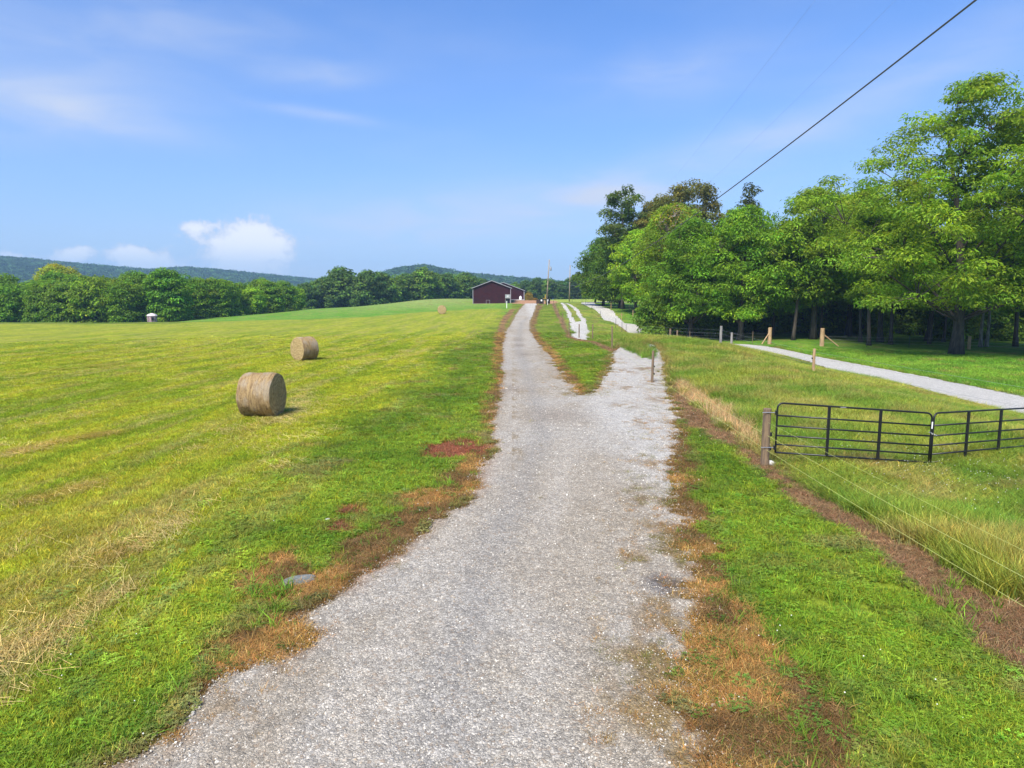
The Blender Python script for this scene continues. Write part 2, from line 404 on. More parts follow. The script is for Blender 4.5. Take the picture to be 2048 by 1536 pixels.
# ------------------------------------------------------------------ ground sheet
def polar(rr, aa):
    rg, ag = np.meshgrid(rr, aa, indexing='ij')
    return rg * np.sin(ag), rg * np.cos(ag)
rr = np.concatenate([np.linspace(0.3, 4.2, 14)[:-1], np.geomspace(4.2, 330, 830), np.geomspace(330, 9000, 60)[1:]])
fa = np.linspace(R(-50), R(50), 1000)
aa = np.concatenate([fa, np.linspace(R(50), R(310), 60)[1:-1]])
GX, GY = polar(rr, aa); nr, na = GX.shape
gx, gy = GX.ravel(), GY.ravel()
gm = prep(gx, gy)
gz = tz(gx, gy)
wheel = 0
near = sstep(.1, -.3, gm['drive']) * sstep(60, 20, np.hypot(gx, gy))
gzz = gz + (fbm(gx * 6, gy * 6, 3, 77) - .5) * .05 * near
idx = np.arange(nr * na).reshape(nr, na)
A = idx[:-1, :]; B = idx[1:, :]
F = np.stack([A, np.roll(A, -1, 1), np.roll(B, -1, 1), B], -1).reshape(-1, 4)[:, ::-1]
gcol = ground_colour(gx, gy, gm)
gme = np_mesh('ground', np.c_[gx, gy, gzz], F, True)
set_col(gme, 'tint', gcol)
def ground_mat():
    m = bpy.data.materials.new('ground_grass_and_soil'); m.use_nodes = True; t = NT(m.node_tree); p = t.n['Principled BSDF']
    co = t.node('ShaderNodeTexCoord').outputs['Object']
    at_ = t.node('ShaderNodeAttribute', attribute_name='tint').outputs['Color']
    n1 = t.noise(co, 9, 6, .7); n2 = t.noise(t.scale(co, (1, .3, 1)), 2.5, 5, .65); n3 = t.noise(co, 70, 3, .6)
    v = t.m('MULTIPLY', t.ramp(n1, .25, .75, .55, 1.4), t.ramp(n2, .25, .75, .72, 1.26))
    v = t.m('MULTIPLY', v, t.ramp(n3, .2, .8, .6, 1.35))
    cv = t.node('ShaderNodeCombineColor', (v, v, v)).outputs[0]
    col = t.mix(1.0, at_, cv, 'MULTIPLY')
    t.put(p.inputs['Base Color'], col)
    p.inputs['Roughness'].default_value = .95; p.inputs['Specular IOR Level'].default_value = .1
    h = t.m('ADD', n1, t.m('MULTIPLY', n3, .4))
    t.put(p.inputs['Normal'], t.node('ShaderNodeBump', {'Strength': .6, 'Distance': .05, 'Height': h}).outputs[0])
    return m
MG = ground_mat()
tag(link('ground', gme, MG), 'rolling grassy ground with lawn, mown hayfield, pasture and bare strips', 'ground', kind='structure')

def road(name, mask, thr, rmax, label, cat, mt, lift=.02, crown=0):
    """a thin gravel sheet lying on the ground wherever the mask holds"""
    mk = (mask > thr).reshape(nr, na)
    fm = mk & np.roll(mk, -1, 1); f = (fm[:-1] & fm[1:])[:, :na - 1]
    f &= (rr[:-1] < rmax)[:, None]
    q = np.stack([idx[:-1, :-1], idx[:-1, 1:], idx[1:, 1:], idx[1:, :-1]], -1)[f][:, ::-1]
    u, inv = np.unique(q, return_inverse=True)
    e = mask[u]
    stones = (fbm(gx[u] * 9, gy[u] * 9, 3, 91) - .5) * .03
    z = gz[u] + lift * sstep(0, .25, e) + .004 + stones * sstep(0, .2, e) * (np.hypot(gx[u], gy[u]) < 60)
    me = np_mesh(name, np.c_[gx[u], gy[u], np.maximum(z, gzz[u] + .004)], inv.reshape(-1, 4), True)
    x, y = gx[u], gy[u]
    g = mixc(C(.41, .355, .28), C(.455, .415, .355), sstep(.35, .65, fbm(x * .5, y * .3, 4, 61)))
    g = mixc(g, C(.36, .30, .22), sstep(.5, .75, fbm(x * .9 + 3, y * .5, 4, 62)) * .6)
    g = mixc(g, C(.30, .20, .12), sstep(.4, .0, e) * sstep(.35, .6, fbm(x * 2, y * 2, 3, 63)) * .7)
    if name == 'gravel_driveway':
        cxr = np.interp(y, [0, 10, 20, 30, 60, 100, 150], [-1.1, -.4, .9, .9, .5, 1.4, 7.4])
        lane = np.exp(-((np.abs(x - cxr) - .85) / .28) ** 2)
        g = mixc(g, C(.47, .42, .35), lane * .8 * sstep(.3, .6, fbm(x * .4, y * .15, 3, 66)))
        g = mixc(g, C(.34, .315, .28), np.exp(-((x - cxr) / .35) ** 2) * .6)
        mossy = sstep(1.2, .3, e) * (x > 0) * sstep(.50, .66, fbm(x * 2.6, y * 1.6, 4, 64)) * (y < 60)
        g = mixc(g, C(.24, .16, .055), mossy * .85)
        g = mixc(g, C(.58, .555, .51), sstep(0, 1.5, x - 2.2) * (y > 12) * .7)
        g = mixc(g, C(.26, .21, .16), np.exp(-(((x - 1.6) / 1.0) ** 2 + ((y - 23.5) / 1.5) ** 2)) * .6)
        for (sx_, sy_, k_) in ((-.05, 31, .5), (.9, 50, .5), (.7, 60, .6), (.6, 66, .5)):
            g = mixc(g, C(.25, .20, .16), np.exp(-(((x - sx_) / .5) ** 2 + ((y - sy_) / 1.6) ** 2)) * k_)
        g = mixc(g, C(.24, .16, .075), litter(x, y) * sstep(.42, .6, fbm(x * 3, y * 2, 3, 67)) * .8)
        bx, by = ground_pts([(1330, 1172)])[0]
        g = mixc(g, C(.13, .12, .12), np.exp(-(((x - bx) / .32) ** 2 + ((y - by) / .4) ** 2) ** 2) * .85)
        g = mixc(g, C(.30, .15, .07), sstep(-.5, .4, seg_dist(BROWN[2], x, y)) * sstep(1.2, .2, e) * .6)
    else:
        g = mixc(g, C(.62, .60, .56), np.full(len(x), .85))
    set_col(me, 'tint', g)
    return tag(link(name, me, mt), label, cat, kind='structure')
def gravel_mat(name='pale_limestone_gravel'):
    m = bpy.data.materials.new(name); m.use_nodes = True; t = NT(m.node_tree); p = t.n['Principled BSDF']
    co = t.node('ShaderNodeTexCoord').outputs['Object']
    at_ = t.node('ShaderNodeAttribute', attribute_name='tint').outputs['Color']
    hs_, cs_ = [], []
    for s, k in ((31, 1.0), (60, .7)):
        dco = t.node('ShaderNodeMix', data_type='VECTOR'); t.put(dco.inputs[0], .04); t.put(dco.inputs[4], co); t.put(dco.inputs[5], t.noise(co, 30, 2, .5, out=1))
        v = t.node('ShaderNodeTexVoronoi', {'Scale': s, 'Randomness': 1.0}); t.put(v.inputs['Vector'], dco.outputs[1])
        e = t.node('ShaderNodeTexVoronoi', {'Scale': s, 'Randomness': 1.0}, feature='DISTANCE_TO_EDGE'); t.put(e.inputs['Vector'], dco.outputs[1])
        sepc = t.node('ShaderNodeSeparateColor', (v.outputs['Color'],))
        cs_.append((sepc.outputs[0], sepc.outputs[1], t.ramp(e.outputs['Distance'], .0, .16)))
        hs_.append(t.m('MULTIPLY', t.ramp(e.outputs['Distance'], 0, .35), t.m('MULTIPLY_ADD', sepc.outputs[2], .8, .3)))
    v0 = t.ramp(cs_[0][0], 0, 1, .78, 1.24); v0 = t.m('MULTIPLY', v0, t.ramp(cs_[1][0], 0, 1, .75, 1.25))
    crack = t.m('MULTIPLY', t.m('MULTIPLY_ADD', cs_[0][2], .36, .64), t.m('MULTIPLY_ADD', cs_[1][2], .3, .7))
    v0 = t.m('MULTIPLY', v0, crack)
    v0 = t.m('MULTIPLY', v0, t.ramp(t.noise(co, 3, 4, .6), .3, .7, .9, 1.1))
    cv = t.node('ShaderNodeCombineColor', (v0, v0, v0)).outputs[0]
    col = t.mix(1.0, at_, cv, 'MULTIPLY')
    col = t.mix(t.ramp(cs_[0][1], .86, .95, 0, .5), col, (.30, .22, .15, 1))
    t.put(p.inputs['Base Color'], col); p.inputs['Roughness'].default_value = .9; p.inputs['Specular IOR Level'].default_value = .2
    h = t.m('ADD', hs_[0], t.m('MULTIPLY', hs_[1], .5))
    t.put(p.inputs['Normal'], t.node('ShaderNodeBump', {'Strength': .7, 'Distance': .018, 'Height': h}).outputs[0])
    return m
MGR = gravel_mat()
road('gravel_driveway', gm['drive'], 0, 175, 'pale gravel driveway running up to the barn', 'driveway', MGR)
road('gravel_track', gm['track'], 0, 190, 'white gravel track with two ruts beside the fence', 'track', MGR)
road('gravel_road', gm['road'], 0, 260, 'grey gravel road passing in front of the woods', 'road', MGR)

# ------------------------------------------------------------------ hills with forest
HS = [(-2600,505),(-1200,500),(-400,505),(-100,508),(0,512),(60,517),(100,521),(200,530),(300,538),(370,533),(430,538),(500,545),(570,552),(650,559),(720,566),(765,572),(900,575),(1000,572),(1100,568),(1300,566),(2048,566),(3600,560)]
HC = [(640,600),(740,556),(765,547),(800,536),(850,530),(890,538),(920,546),(1000,552),(1050,557),(1100,562),(1180,566),(1300,572),(1700,585),(3000,590)]
def hill_h(tab, D, a):
    pa, pe = [], []
    for px, py in tab:
        d = pix_dir(px, py); pa.append(math.atan2(d[0], d[1])); pe.append((d[2] / math.hypot(d[0], d[1])) - .0035)
    return CAM_Z + np.interp(a, pa, pe) * D
def hill(name, tab, D, a0, a1, r0, r1, na_, nr_, seed):
    aa_ = np.linspace(a0, a1, na_); r_ = np.linspace(r0, r1, nr_)
    X, Y = polar(r_, aa_); x, y = X.ravel(), Y.ravel()
    z = hill_z(tab, D, r0, r1, x, y, seed)
    i = np.arange(nr_ * na_).reshape(nr_, na_)
    F = np.stack([i[:-1, :-1], i[:-1, 1:], i[1:, 1:], i[1:, :-1]], -1).reshape(-1, 4)[:, ::-1]
    me = np_mesh(name, np.c_[x, y, z], F, True); return me
def hill_z(tab, D, r0, r1, x, y, seed):
    r = np.hypot(x, y); a = np.arctan2(x, y)
    h = hill_h(tab, D, a) - 7
    k = sstep(r0, D, r) * (1 - .75 * sstep(D, r1, r))
    rid = (fbm(x * .004, y * .004, 4, seed) - .5)
    return np.minimum(-5 + (h + 5) * k + rid * 60 * k * sstep(D, r0, r) * sstep(r0, r0 + 150, r), 400)
MH = mat('forest_floor', (.03, .075, .02), .95, rgb2=(.05, .10, .025), nscale=.02)
def both(ob, *a, **k): return ob
h1 = link('hills', hill('hills', HS, 1700, R(-62), R(62), 900, 2500, 300, 60, 3), MH); tag(h1, 'long wooded ridge across the horizon', 'hills', kind='structure')
h2 = link('hills', hill('hills', HC, 1150, R(-16), R(50), 760, 1700, 200, 50, 7), MH); tag(h2, 'rounded wooded hill behind the barn', 'hills', kind='structure')

# ------------------------------------------------------------------ foliage
def leaf_mat(name, transl=.40, rough=.6):
    m = bpy.data.materials.new(name); m.use_nodes = True; t = NT(m.node_tree)
    p = t.n['Principled BSDF']; out = t.n['Material Output']
    a = t.node('ShaderNodeAttribute', attribute_name='tint').outputs['Color']
    oi = t.node('ShaderNodeObjectInfo')
    col = t.mix(1.0, a, oi.outputs['Color'], 'MULTIPLY')
    t.put(p.inputs['Base Color'], col); p.inputs['Roughness'].default_value = rough; p.inputs['Specular IOR Level'].default_value = .25
    tr = t.node('ShaderNodeBsdfTranslucent'); t.put(tr.inputs[0], t.mix(1.0, col, (1.6, 1.5, .5, 1), 'MULTIPLY'))
    ms = t.node('ShaderNodeMixShader', (transl, p.outputs[0], tr.outputs[0]))
    t.l.new(ms.outputs[0], out.inputs[0]); return m
ML = leaf_mat('tree_leaves')
MBK = mat('bark', (.10, .08, .062), .95, rgb2=(.05, .04, .034), nscale=6, bump=.6, bscale=25, stretch=(1, 1, .25))
MBKP = mat('pale_bark', (.27, .25, .21), .95, rgb2=(.13, .12, .10), nscale=5, bump=.4, bscale=20, stretch=(1, 1, .3))

BRI = np.array([2.35, 1.75, 1.05])
def leaves(rng, cen, rad, n, L, Wd, base, var=.25, flat=.6, droop=.35, tip=1.0):
    """n diamond leaves in a dome round each centre: cen (k,3), rad (k,)"""
    k = len(cen); c = np.repeat(np.arange(k), n); N = k * n
    d = rng.normal(size=(N, 3)); d[:, 2] = d[:, 2] * .8 + .35
    d /= np.linalg.norm(d, axis=1)[:, None]
    rr_ = rng.uniform(.45, 1.0, N) ** .7 * np.where(rng.uniform(size=N) < .12, 1.35, 1)
    P = cen[c] + d * (rad[c] * rr_)[:, None] * np.array([1, 1, flat])
    nn = d * np.array([.7, .7, 1]) + np.array([0, 0, .55]) + rng.normal(size=(N, 3)) * .38
    nn /= np.linalg.norm(nn, axis=1)[:, None]
    ax = d * np.array([1, 1, .2]) + rng.normal(size=(N, 3)) * .5; ax[:, 2] -= droop
    ax -= nn * np.sum(ax * nn, 1)[:, None]; ax /= np.linalg.norm(ax, axis=1)[:, None]
    sd = np.cross(nn, ax); l = (L * rng.uniform(.65, 1.35, N))[:, None]; w_ = (Wd * rng.uniform(.7, 1.3, N))[:, None]
    V = np.stack([P, P + ax * l * .45 + sd * w_ * .5 + nn * l * .06, P + ax * l - nn * l * .1, P + ax * l * .5 - sd * w_ * .5 + nn * l * .06], 1).reshape(-1, 3)
    F = np.arange(N * 4).reshape(-1, 4)
    ct = rng.normal(size=k)[c] * var * .75 + rng.normal(size=N) * var * .8
    col = np.array(base)[None] * BRI * np.exp(ct)[:, None]
    hu = (rng.normal(size=N) * .07 + rng.normal(size=k)[c] * .07)[:, None]
    col = col * np.concatenate([np.exp(hu * 1.2), np.ones((N, 1)), np.exp(-hu)], 1)
    return V, F, np.repeat(np.clip(col, .004, .6), 4, axis=0)

def crown_shape(rng, h, cw, cb, n, seed, prof='round', shell=.5, ecc=.3):
    """cluster centres filling an uneven crown outline"""
    out = []
    ph = rng.uniform(0, 6.28, 4)
    for i in range(n * 30):
        if len(out) >= n: break
        t = rng.uniform(0, 1); a = rng.uniform(0, 6.283)
        if prof == 'round': R_ = math.sin(math.pi * min(1, (t * .9 + .08))) ** .55
        elif prof == 'dome': R_ = math.sin(math.pi * (.27 + .72 * t)) ** .75
        elif prof == 'cone': R_ = (1 - t) ** .8 + .05
        elif prof == 'hedge': R_ = (1 - t ** 4) ** .5 * (.85 + .15 * t)
        elif prof == 'vase': R_ = (t ** .6) * (1 - t ** 5) ** .5 + .1
        else: R_ = 1 - abs(2 * t - 1) ** 3
        lob = 1 + ecc * (math.sin(2 * a + ph[0] + 3 * t) * .5 + math.sin(3 * a + ph[1] - 5 * t) * .35 + math.sin(5 * a + ph[2] + 9 * t) * .3)
        if rng.uniform() > R_ + .15: continue
        if ecc > .32 and math.sin(R_ * cw * .42 * math.cos(a) + ph[0]) * math.sin(R_ * cw * .42 * math.sin(a) + ph[1]) + .7 * math.sin((cb + (h - cb) * t) * 1.25 + ph[2] + 2 * a) > .62: continue
        r_ = cw / 2 * R_ * lob * (shell + (1 - shell) * rng.uniform() ** .6)
        out.append((r_ * math.cos(a), r_ * math.sin(a), cb + (h - cb) * t))
    return np.array(out)

def tree(name, seed, h, cw, cb, nclu, nleaf, L, Wd, base, crad, prof='round', trunk_r=.25, limbs=10, var=.25, flat=.6, shell=.45,
         bark=None, ecc=.3, bend=.4, thin=True, droop=.35, twig=1.0, sides=7):
    rng = np.random.default_rng(seed)
    cen = crown_shape(rng, h - crad * .4, cw - crad, cb + crad * .3, nclu, seed, prof, shell, ecc)
    rad = crad * rng.uniform(.65, 1.3, len(cen))
    V, F, Cc = leaves(rng, cen, rad, nleaf, L, Wd, base, var, flat, droop)
    cme = np_mesh(name + '_crown', V, F, False); set_col(cme, 'tint', Cc); cme.materials.append(ML)
    mb = MB()
    top = h * (.82 if prof != 'cone' else .95); bx, by = rng.normal(size=2) * bend
    def tr(t): return Vector((bx * t * t + .12 * math.sin(5 * t + seed), by * t * t + .12 * math.cos(4 * t + seed), top * t))
    nseg = 9; mb.tube([tr(i / nseg) for i in range(nseg + 1)], [trunk_r * (1.45 if i == 0 else 1) * (1 - .88 * (i / nseg)) + .02 for i in range(nseg + 1)], sides)
    # limbs reach for spread-out clusters, twigs join the others
    pts = [tr(i / 20) for i in range(int(20 * min(.9, max(.1, cb / h))), 20)]
    order = rng.permutation(len(cen)); used = []
    for j in order:
        if len(used) >= limbs: break
        c = Vector(cen[j])
        if all((c - u).length > cw * .22 for u in used):
            used.append(c)
            z0 = max(cb * .75, c.z - math.hypot(c.x, c.y) * rng.uniform(.5, 1.0)); z0 = min(z0, top * .93)
            s = tr(z0 / top); mid = s.lerp(c, .5) + Vector((0, 0, (c - s).length * rng.uniform(-.05, .12)))
            path = [s, s.lerp(mid, .5) + Vector((0, 0, .05)), mid, mid.lerp(c, .55), c]
            r0 = trunk_r * rng.uniform(.28, .45) * (1 - .6 * z0 / h)
            mb.tube(path, [r0, r0 * .8, r0 * .55, r0 * .35, r0 * .15], 5, False); pts += path[1:] + [path[1].lerp(path[2], .5)]
    if thin:
        PP = np.array([tuple(p) for p in pts])
        for c in cen[:: 1 if len(cen) < 500 else 2]:
            q = PP[np.argmin(np.sum((PP - c) ** 2, 1) + 2 * np.maximum(0, PP[:, 2] - c[2]) ** 2)]
            a, b = Vector(q), Vector(c); mb.tube([a, a.lerp(b, .5) + Vector((0, 0, .1)), b], [.035 * twig, .022 * twig, .008], 3, False)
    tme = bpy.data.meshes.new(name + '_trunk'); tme.from_pydata(mb.v, [], mb.f); tme.update()
    tme.polygons.foreach_set('use_smooth', [True] * len(tme.polygons)); tme.materials.append(bark or MBK)
    return (tme, cme, h)
def plant(kind, name, x, y, label, cat='tree', group=None, s=1.0, rz=None, tint=(1, 1, 1), z=None, sz=None):
    tme, cme, h = kind
    rz = random.uniform(0, 6.28) if rz is None else rz
    zz = TZ(x, y) if z is None else z
    o = empty(name, (x, y, zz - .1), rz, label=label, cat=cat, group=group)
    o.scale = (s, s, (sz or s))
    if tme: link('trunk', tme, None, o)
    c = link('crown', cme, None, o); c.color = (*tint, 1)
    return o
random.seed(4)
G1 = (.075, .165, .014); G2 = (.045, .105, .014); G3 = (.105, .20, .015)
T = {}
T['giant'] = tree('giant', 1, 24, 20.5, 4.2, 640, 105, .34, .135, (.085, .178, .018), 1.05, 'dome', .45, 22, flat=.5, shell=.25, var=.24, ecc=.55, bend=1.0, twig=1.6)
T['giant2'] = tree('giant2', 9, 23, 18, 5, 520, 80, .42, .18, (.075, .165, .018), 1.12, 'round', .5, 16, flat=.55, shell=.35, var=.24, ecc=.5, bend=1.2)
T['broad_a'] = tree('broad_a', 2, 16.5, 13.5, 2.7, 380, 90, .36, .165, (.072, .168, .016), 1.05, 'dome', .36, 14, flat=.6, shell=.4, ecc=.42)
T['broad_b'] = tree('broad_b', 3, 17.5, 11.5, 3.8, 290, 90, .36, .16, (.085, .175, .018), 1.0, 'oval', .34, 14, flat=.58, shell=.35, ecc=.5)
T['broad_c'] = tree('broad_c', 4, 14.5, 10, 2.0, 250, 72, .45, .2, (.095, .195, .018), .98, 'round', .28, 12, flat=.6, ecc=.4)
T['dark_tall'] = tree('dark_tall', 5, 24, 10.5, 6, 105, 110, .5, .26, (.042, .088, .020), 1.15, 'oval', .32, 16, flat=.7, shell=.3, ecc=.5, twig=2)
T['olive_tall'] = tree('olive_tall', 6, 24, 15, 6, 190, 110, .5, .26, (.062, .082, .024), 1.25, 'round', .36, 16, flat=.7, shell=.35, ecc=.45, twig=2)
T['dark_mid'] = tree('dark_mid', 7, 15, 11, 1.2, 170, 95, .55, .28, (.04, .10, .014), 1.35, 'round', .28, 10, flat=.65)
T['spiky'] = tree('spiky', 8, 22, 6.5, 8, 55, 90, .45, .22, (.035, .055, .022), .8, 'cone', .22, 16, flat=.9, shell=.2, ecc=.6, twig=2)
T['bare'] = tree('bare', 10, 18, 8, 4, 240, 9, .3, .14, (.14, .13, .06), .9, 'vase', .26, 22, flat=.8, shell=.2, bark=MBKP, twig=2.4)
T['under'] = tree('under', 11, 7.5, 8.5, .2, 90, 90, .55, .28, (.06, .13, .018), 1.2, 'hedge', .14, 5, thin=False)
T['hedge_a'] = tree('hedge_a', 12, 11, 9.5, .3, 170, 85, .55, .3, (.066, .158, .013), 1.25, 'hedge', .2, 5, thin=False, ecc=.25)
T['hedge_b'] = tree('hedge_b', 13, 10.5, 8.5, .2, 145, 85, .55, .3, (.085, .185, .015), 1.2, 'round', .2, 5, thin=False, ecc=.3)
T['far_a'] = tree('far_a', 14, 13, 11, .8, 95, 75, .85, .5, (.038, .092, .018), 1.6, 'hedge', .25, 5, thin=False, ecc=.3, var=.3)
T['far_b'] = tree('far_b', 15, 13, 9, 1, 80, 75, .85, .5, (.055, .125, .018), 1.5, 'round', .25, 5, thin=False, ecc=.35, var=.3)
T['pine'] = tree('pine', 16, 13, 5, .8, 70, 60, .7, .3, (.022, .05, .018), .8, 'cone', .2, 3, thin=False, ecc=.2)
T['yellow'] = tree('yellow', 17, 14, 12.5, 1, 190, 90, .6, .32, (.17, .20, .016), 1.35, 'round', .3, 8, thin=False, ecc=.15)
T['bush'] = tree('bush', 18, 2.6, 3.0, .1, 40, 80, .25, .12, (.06, .14, .014), .5, 'hedge', .05, 5, thin=False)

def px_x(px, y): return (px - 1024) / 1365.3 * (y * math.cos(PITCH) + .5) 

# right-hand woods: the trees one can tell apart
plant(T['giant'], 'walnut_tree', *at(1912, 711)[:2], 'huge spreading tree with forked trunk standing on the lawn at the right, nearest of all', s=1.07, sz=1.0, rz=.6)
plant(T['giant2'], 'walnut_tree', 49, 62, 'tall broad tree cut by the right edge of the picture beside the huge tree', s=1.02, rz=2.0)
plant(T['broad_b'], 'walnut_tree', px_x(1625, 82), 82, 'tall bright green tree between the two braced posts, behind the fence', s=1.04, rz=1.2)
plant(T['broad_b'], 'walnut_tree', px_x(1700, 90), 90, 'lighter feathery tree just left of the huge spreading tree', s=1.1, rz=3.9, tint=(1.15, 1.08, 1))
plant(T['broad_a'], 'broadleaf_tree', px_x(1480, 84), 84, 'full rounded bright tree in the middle of the woods edge under the cable', s=1.0, rz=.2, tint=(.95, 1.02, 1))
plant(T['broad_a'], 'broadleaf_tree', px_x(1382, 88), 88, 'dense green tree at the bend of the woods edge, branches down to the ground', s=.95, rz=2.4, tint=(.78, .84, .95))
plant(T['broad_c'], 'broadleaf_tree', *at(1271, 626)[:2], 'bright yellow-green rounded tree on the slope with a short visible trunk', s=1.03, rz=1, tint=(1.05, 1.12, 1))
plant(T['dark_mid'], 'dark_tree', px_x(1207, 150), 150, 'dark green tree at the far left end of the woods, beside the farm road', s=1.0, sz=1.0)
plant(T['dark_mid'], 'dark_tree', px_x(1190, 168), 168, 'small dark tree at the very tip of the woods where it meets the far field', s=.72)
plant(T['dark_mid'], 'dark_tree', px_x(1240, 138), 138, 'dark green tree tucked beneath the tall airy tree', s=.95)
plant(T['dark_tall'], 'tall_airy_tree', px_x(1246, 134), 134, 'tall airy dark tree with sky showing through, rising at the left of the woods', s=.99, rz=.3)
plant(T['olive_tall'], 'tall_airy_tree', px_x(1370, 128), 128, 'tall brownish-olive tree with holes of sky, highest in the back of the woods', s=1.0, rz=1.5)
plant(T['olive_tall'], 'tall_airy_tree', px_x(1310, 136), 136, 'olive-brown tree between the tall airy tree and the highest olive tree', s=.92, rz=4.2)
plant(T['spiky'], 'spiky_tree', px_x(1490, 112), 112, 'thin dark spiky treetop poking out above the rounded bright tree', s=1.03, rz=1)
plant(T['bare'], 'half_bare_tree', px_x(1346, 93), 93, 'half-bare grey twiggy tree between green crowns', s=.98)
plant(T['bare'], 'half_bare_tree', px_x(1322, 100), 100, 'half-bare leaning tree with grey branches just left of the twiggy one', s=.8, rz=2)
back = 'trees standing deep in the woods on the right'
kk = 0
for (yb, x0, x1, st, ks) in ((97, 24, 98, 8.5, ('broad_a', 'broad_b', 'dark_mid')), (112, 30, 120, 9, ('broad_b', 'dark_mid', 'broad_a')), (130, 44, 140, 11, ('dark_mid', 'broad_a', 'broad_b'))):
    x = x0
    while x < x1:
        kk += 1; k = ks[kk % 3]
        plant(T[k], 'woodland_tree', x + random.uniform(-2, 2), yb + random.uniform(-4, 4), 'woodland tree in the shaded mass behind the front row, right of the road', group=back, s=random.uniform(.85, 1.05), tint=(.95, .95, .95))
        x += st
for x, y, s_, lb in ((64, 84, 1.0, 'tree behind the huge one at the right edge of the woods'), (50, 82, .95, 'tree directly behind the huge spreading tree'), (42, 78, .9, 'tree with a slim trunk left behind the huge spreading tree'),
                 (78, 75, 1.1, 'broad tree far out at the right end of the woods')):
    plant(T['broad_b'], 'broadleaf_tree', x, y, lb, s=s_)
und = 'undergrowth bushes under the woods on the right'
for i in range(46):
    x = 20 + i * 2.3; y = 92 + (i % 3) * 7 + random.uniform(-2, 2)
    if x > 52: y -= 6
    plant(T['under'], 'woodland_bush', x, y, 'dark undergrowth bush in the shade between the trunks', 'bush', und, s=random.uniform(.6, 1.0))
# trunks visible under the crowns along the fence
slim = tree('slim', 21, 15, 6.5, 5.0, 70, 80, .45, .2, (.06, .14, .013), 1.1, 'round', .2, 8, ecc=.35)
slimp = tree('slimp', 22, 14, 6, 5.5, 60, 80, .45, .2, (.06, .14, .013), 1.1, 'round', .17, 8, bark=MBKP, ecc=.35)
for px, y, sc_, kd, lb in ((1588, 80, 1, slim, 'dark slim trunked tree left of the left braced post gap'), (1738, 72, 1, slim, 'dark leaning trunk just right of the braced corner post'), (1722, 78, .9, slim, 'slim brown trunk right beside the braced corner post'),
                           (1785, 74, .95, slim, 'mossy trunk halfway between braced post and huge tree'), (1862, 76, .8, slim, 'thin trunk just left of the huge trunk'), (1888, 80, .8, slim, 'thin dark trunk hidden close behind the huge trunk'),
                           (1965, 72, .95, slimp, 'left one of two pale trunks right of the huge tree'), (1974, 72.6, .9, slimp, 'right one of two pale trunks right of the huge tree'), (2035, 74, 1.1, slim, 'tree trunk at the right picture edge beyond the lawn'),
                           (1388, 92, .9, slimp, 'pale dappled trunk in the gap of the woods edge'), (1368, 96, .8, slim, 'thin grey trunk in the shaded gap'), (1640, 86, .9, slim, 'brown trunk right behind the left braced post'),
                           (1700, 88, .9, slim, 'dark crooked trunk behind the braced corner post'), (1545, 88, 1., slim, 'slim trunk behind the braced post by the road')):
    plant(kd, 'slim_tree', px_x(px, y), y, lb, s=sc_)

# left hedge of trees beyond the mown field
hd = 'dense trees of the hedgerow beyond the mown field'
x = -172; i = 0
while x < -72:
    for row, yy in ((0, 150), (1, 158), (2, 168)):
        k = ('hedge_a', 'hedge_b', 'hedge_a')[(i + row) % 3]
        s_ = random.uniform(.88, 1.08) * (1 + .06 * row)
        xx = x + random.uniform(-1, 1) + row * 2
        if row > 0 and xx > -84: continue
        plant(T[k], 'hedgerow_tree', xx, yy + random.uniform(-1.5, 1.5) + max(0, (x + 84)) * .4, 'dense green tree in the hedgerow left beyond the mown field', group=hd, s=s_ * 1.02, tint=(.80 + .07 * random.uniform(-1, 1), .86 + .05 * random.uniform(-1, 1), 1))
    x += 6.3; i += 1
for px, y, s_, k, lb in ((372, 168, .85, 'hedge_a', 'dense dark tree at the left start of the second hedgerow section'), (400, 166, .9, 'hedge_a', 'rounded dark tree right of the hunting blind in the second hedgerow section'), (432, 168, .88, 'hedge_a', 'rounded dark tree in the middle of the second hedgerow section'),
                         (452, 172, .85, 'hedge_a', 'dark tree closing the second hedgerow section'), (505, 178, .72, 'hedge_b', 'bright yellow-green round tree alone in front of the third hedgerow section'),
                         (540, 186, .8, 'hedge_a', 'green tree right of the bright round tree'), (568, 196, .8, 'hedge_a', 'green tree in the third hedgerow section, second from its right end'), (592, 208, .72, 'hedge_b', 'small green tree at the right end of the third hedgerow section'),
                         (478, 186, .8, 'hedge_a', 'dark tree behind the gap between hedgerow sections'), (522, 196, .9, 'hedge_a', 'dark tree behind the bright round tree')):
    plant(T[k], 'hedgerow_tree', px_x(px, y), y, lb, s=s_, tint=(1.1, 1.15, 1) if k == 'hedge_b' else (.95, .95, 1))
plant(T['yellow'], 'yellow_tree', px_x(122, 205), 205, 'big round yellow-green tree rising above the hedgerow at the left', s=1.2, sz=1.25, tint=(.78, 1.0, 1))
plant(T['yellow'], 'yellow_tree', px_x(426, 230), 230, 'small rusty-brown tree showing over the hedgerow', s=.78, sz=.85, tint=(1.0, .62, 1.6))
plant(T['yellow'], 'yellow_tree', px_x(226, 215), 215, 'yellow-green treetop over the hedgerow right of the big round one', s=.8, tint=(.8, .95, 1))
plant(T['yellow'], 'yellow_tree', px_x(262, 215), 215, 'second smaller yellow-green treetop over the hedgerow', s=.76, tint=(.75, .9, 1))
plant(T['dark_mid'], 'dark_tree', px_x(284, 210), 210, 'dark treetop over the hedgerow between yellow-green ones and the blind', s=.86, tint=(.8, .8, 1))
plant(T['dark_mid'], 'dark_tree', px_x(186, 215), 215, 'dark treetop over the hedgerow beside the big round yellow tree', s=.95)
fw = 'far line of trees behind the hedgerow on the left'
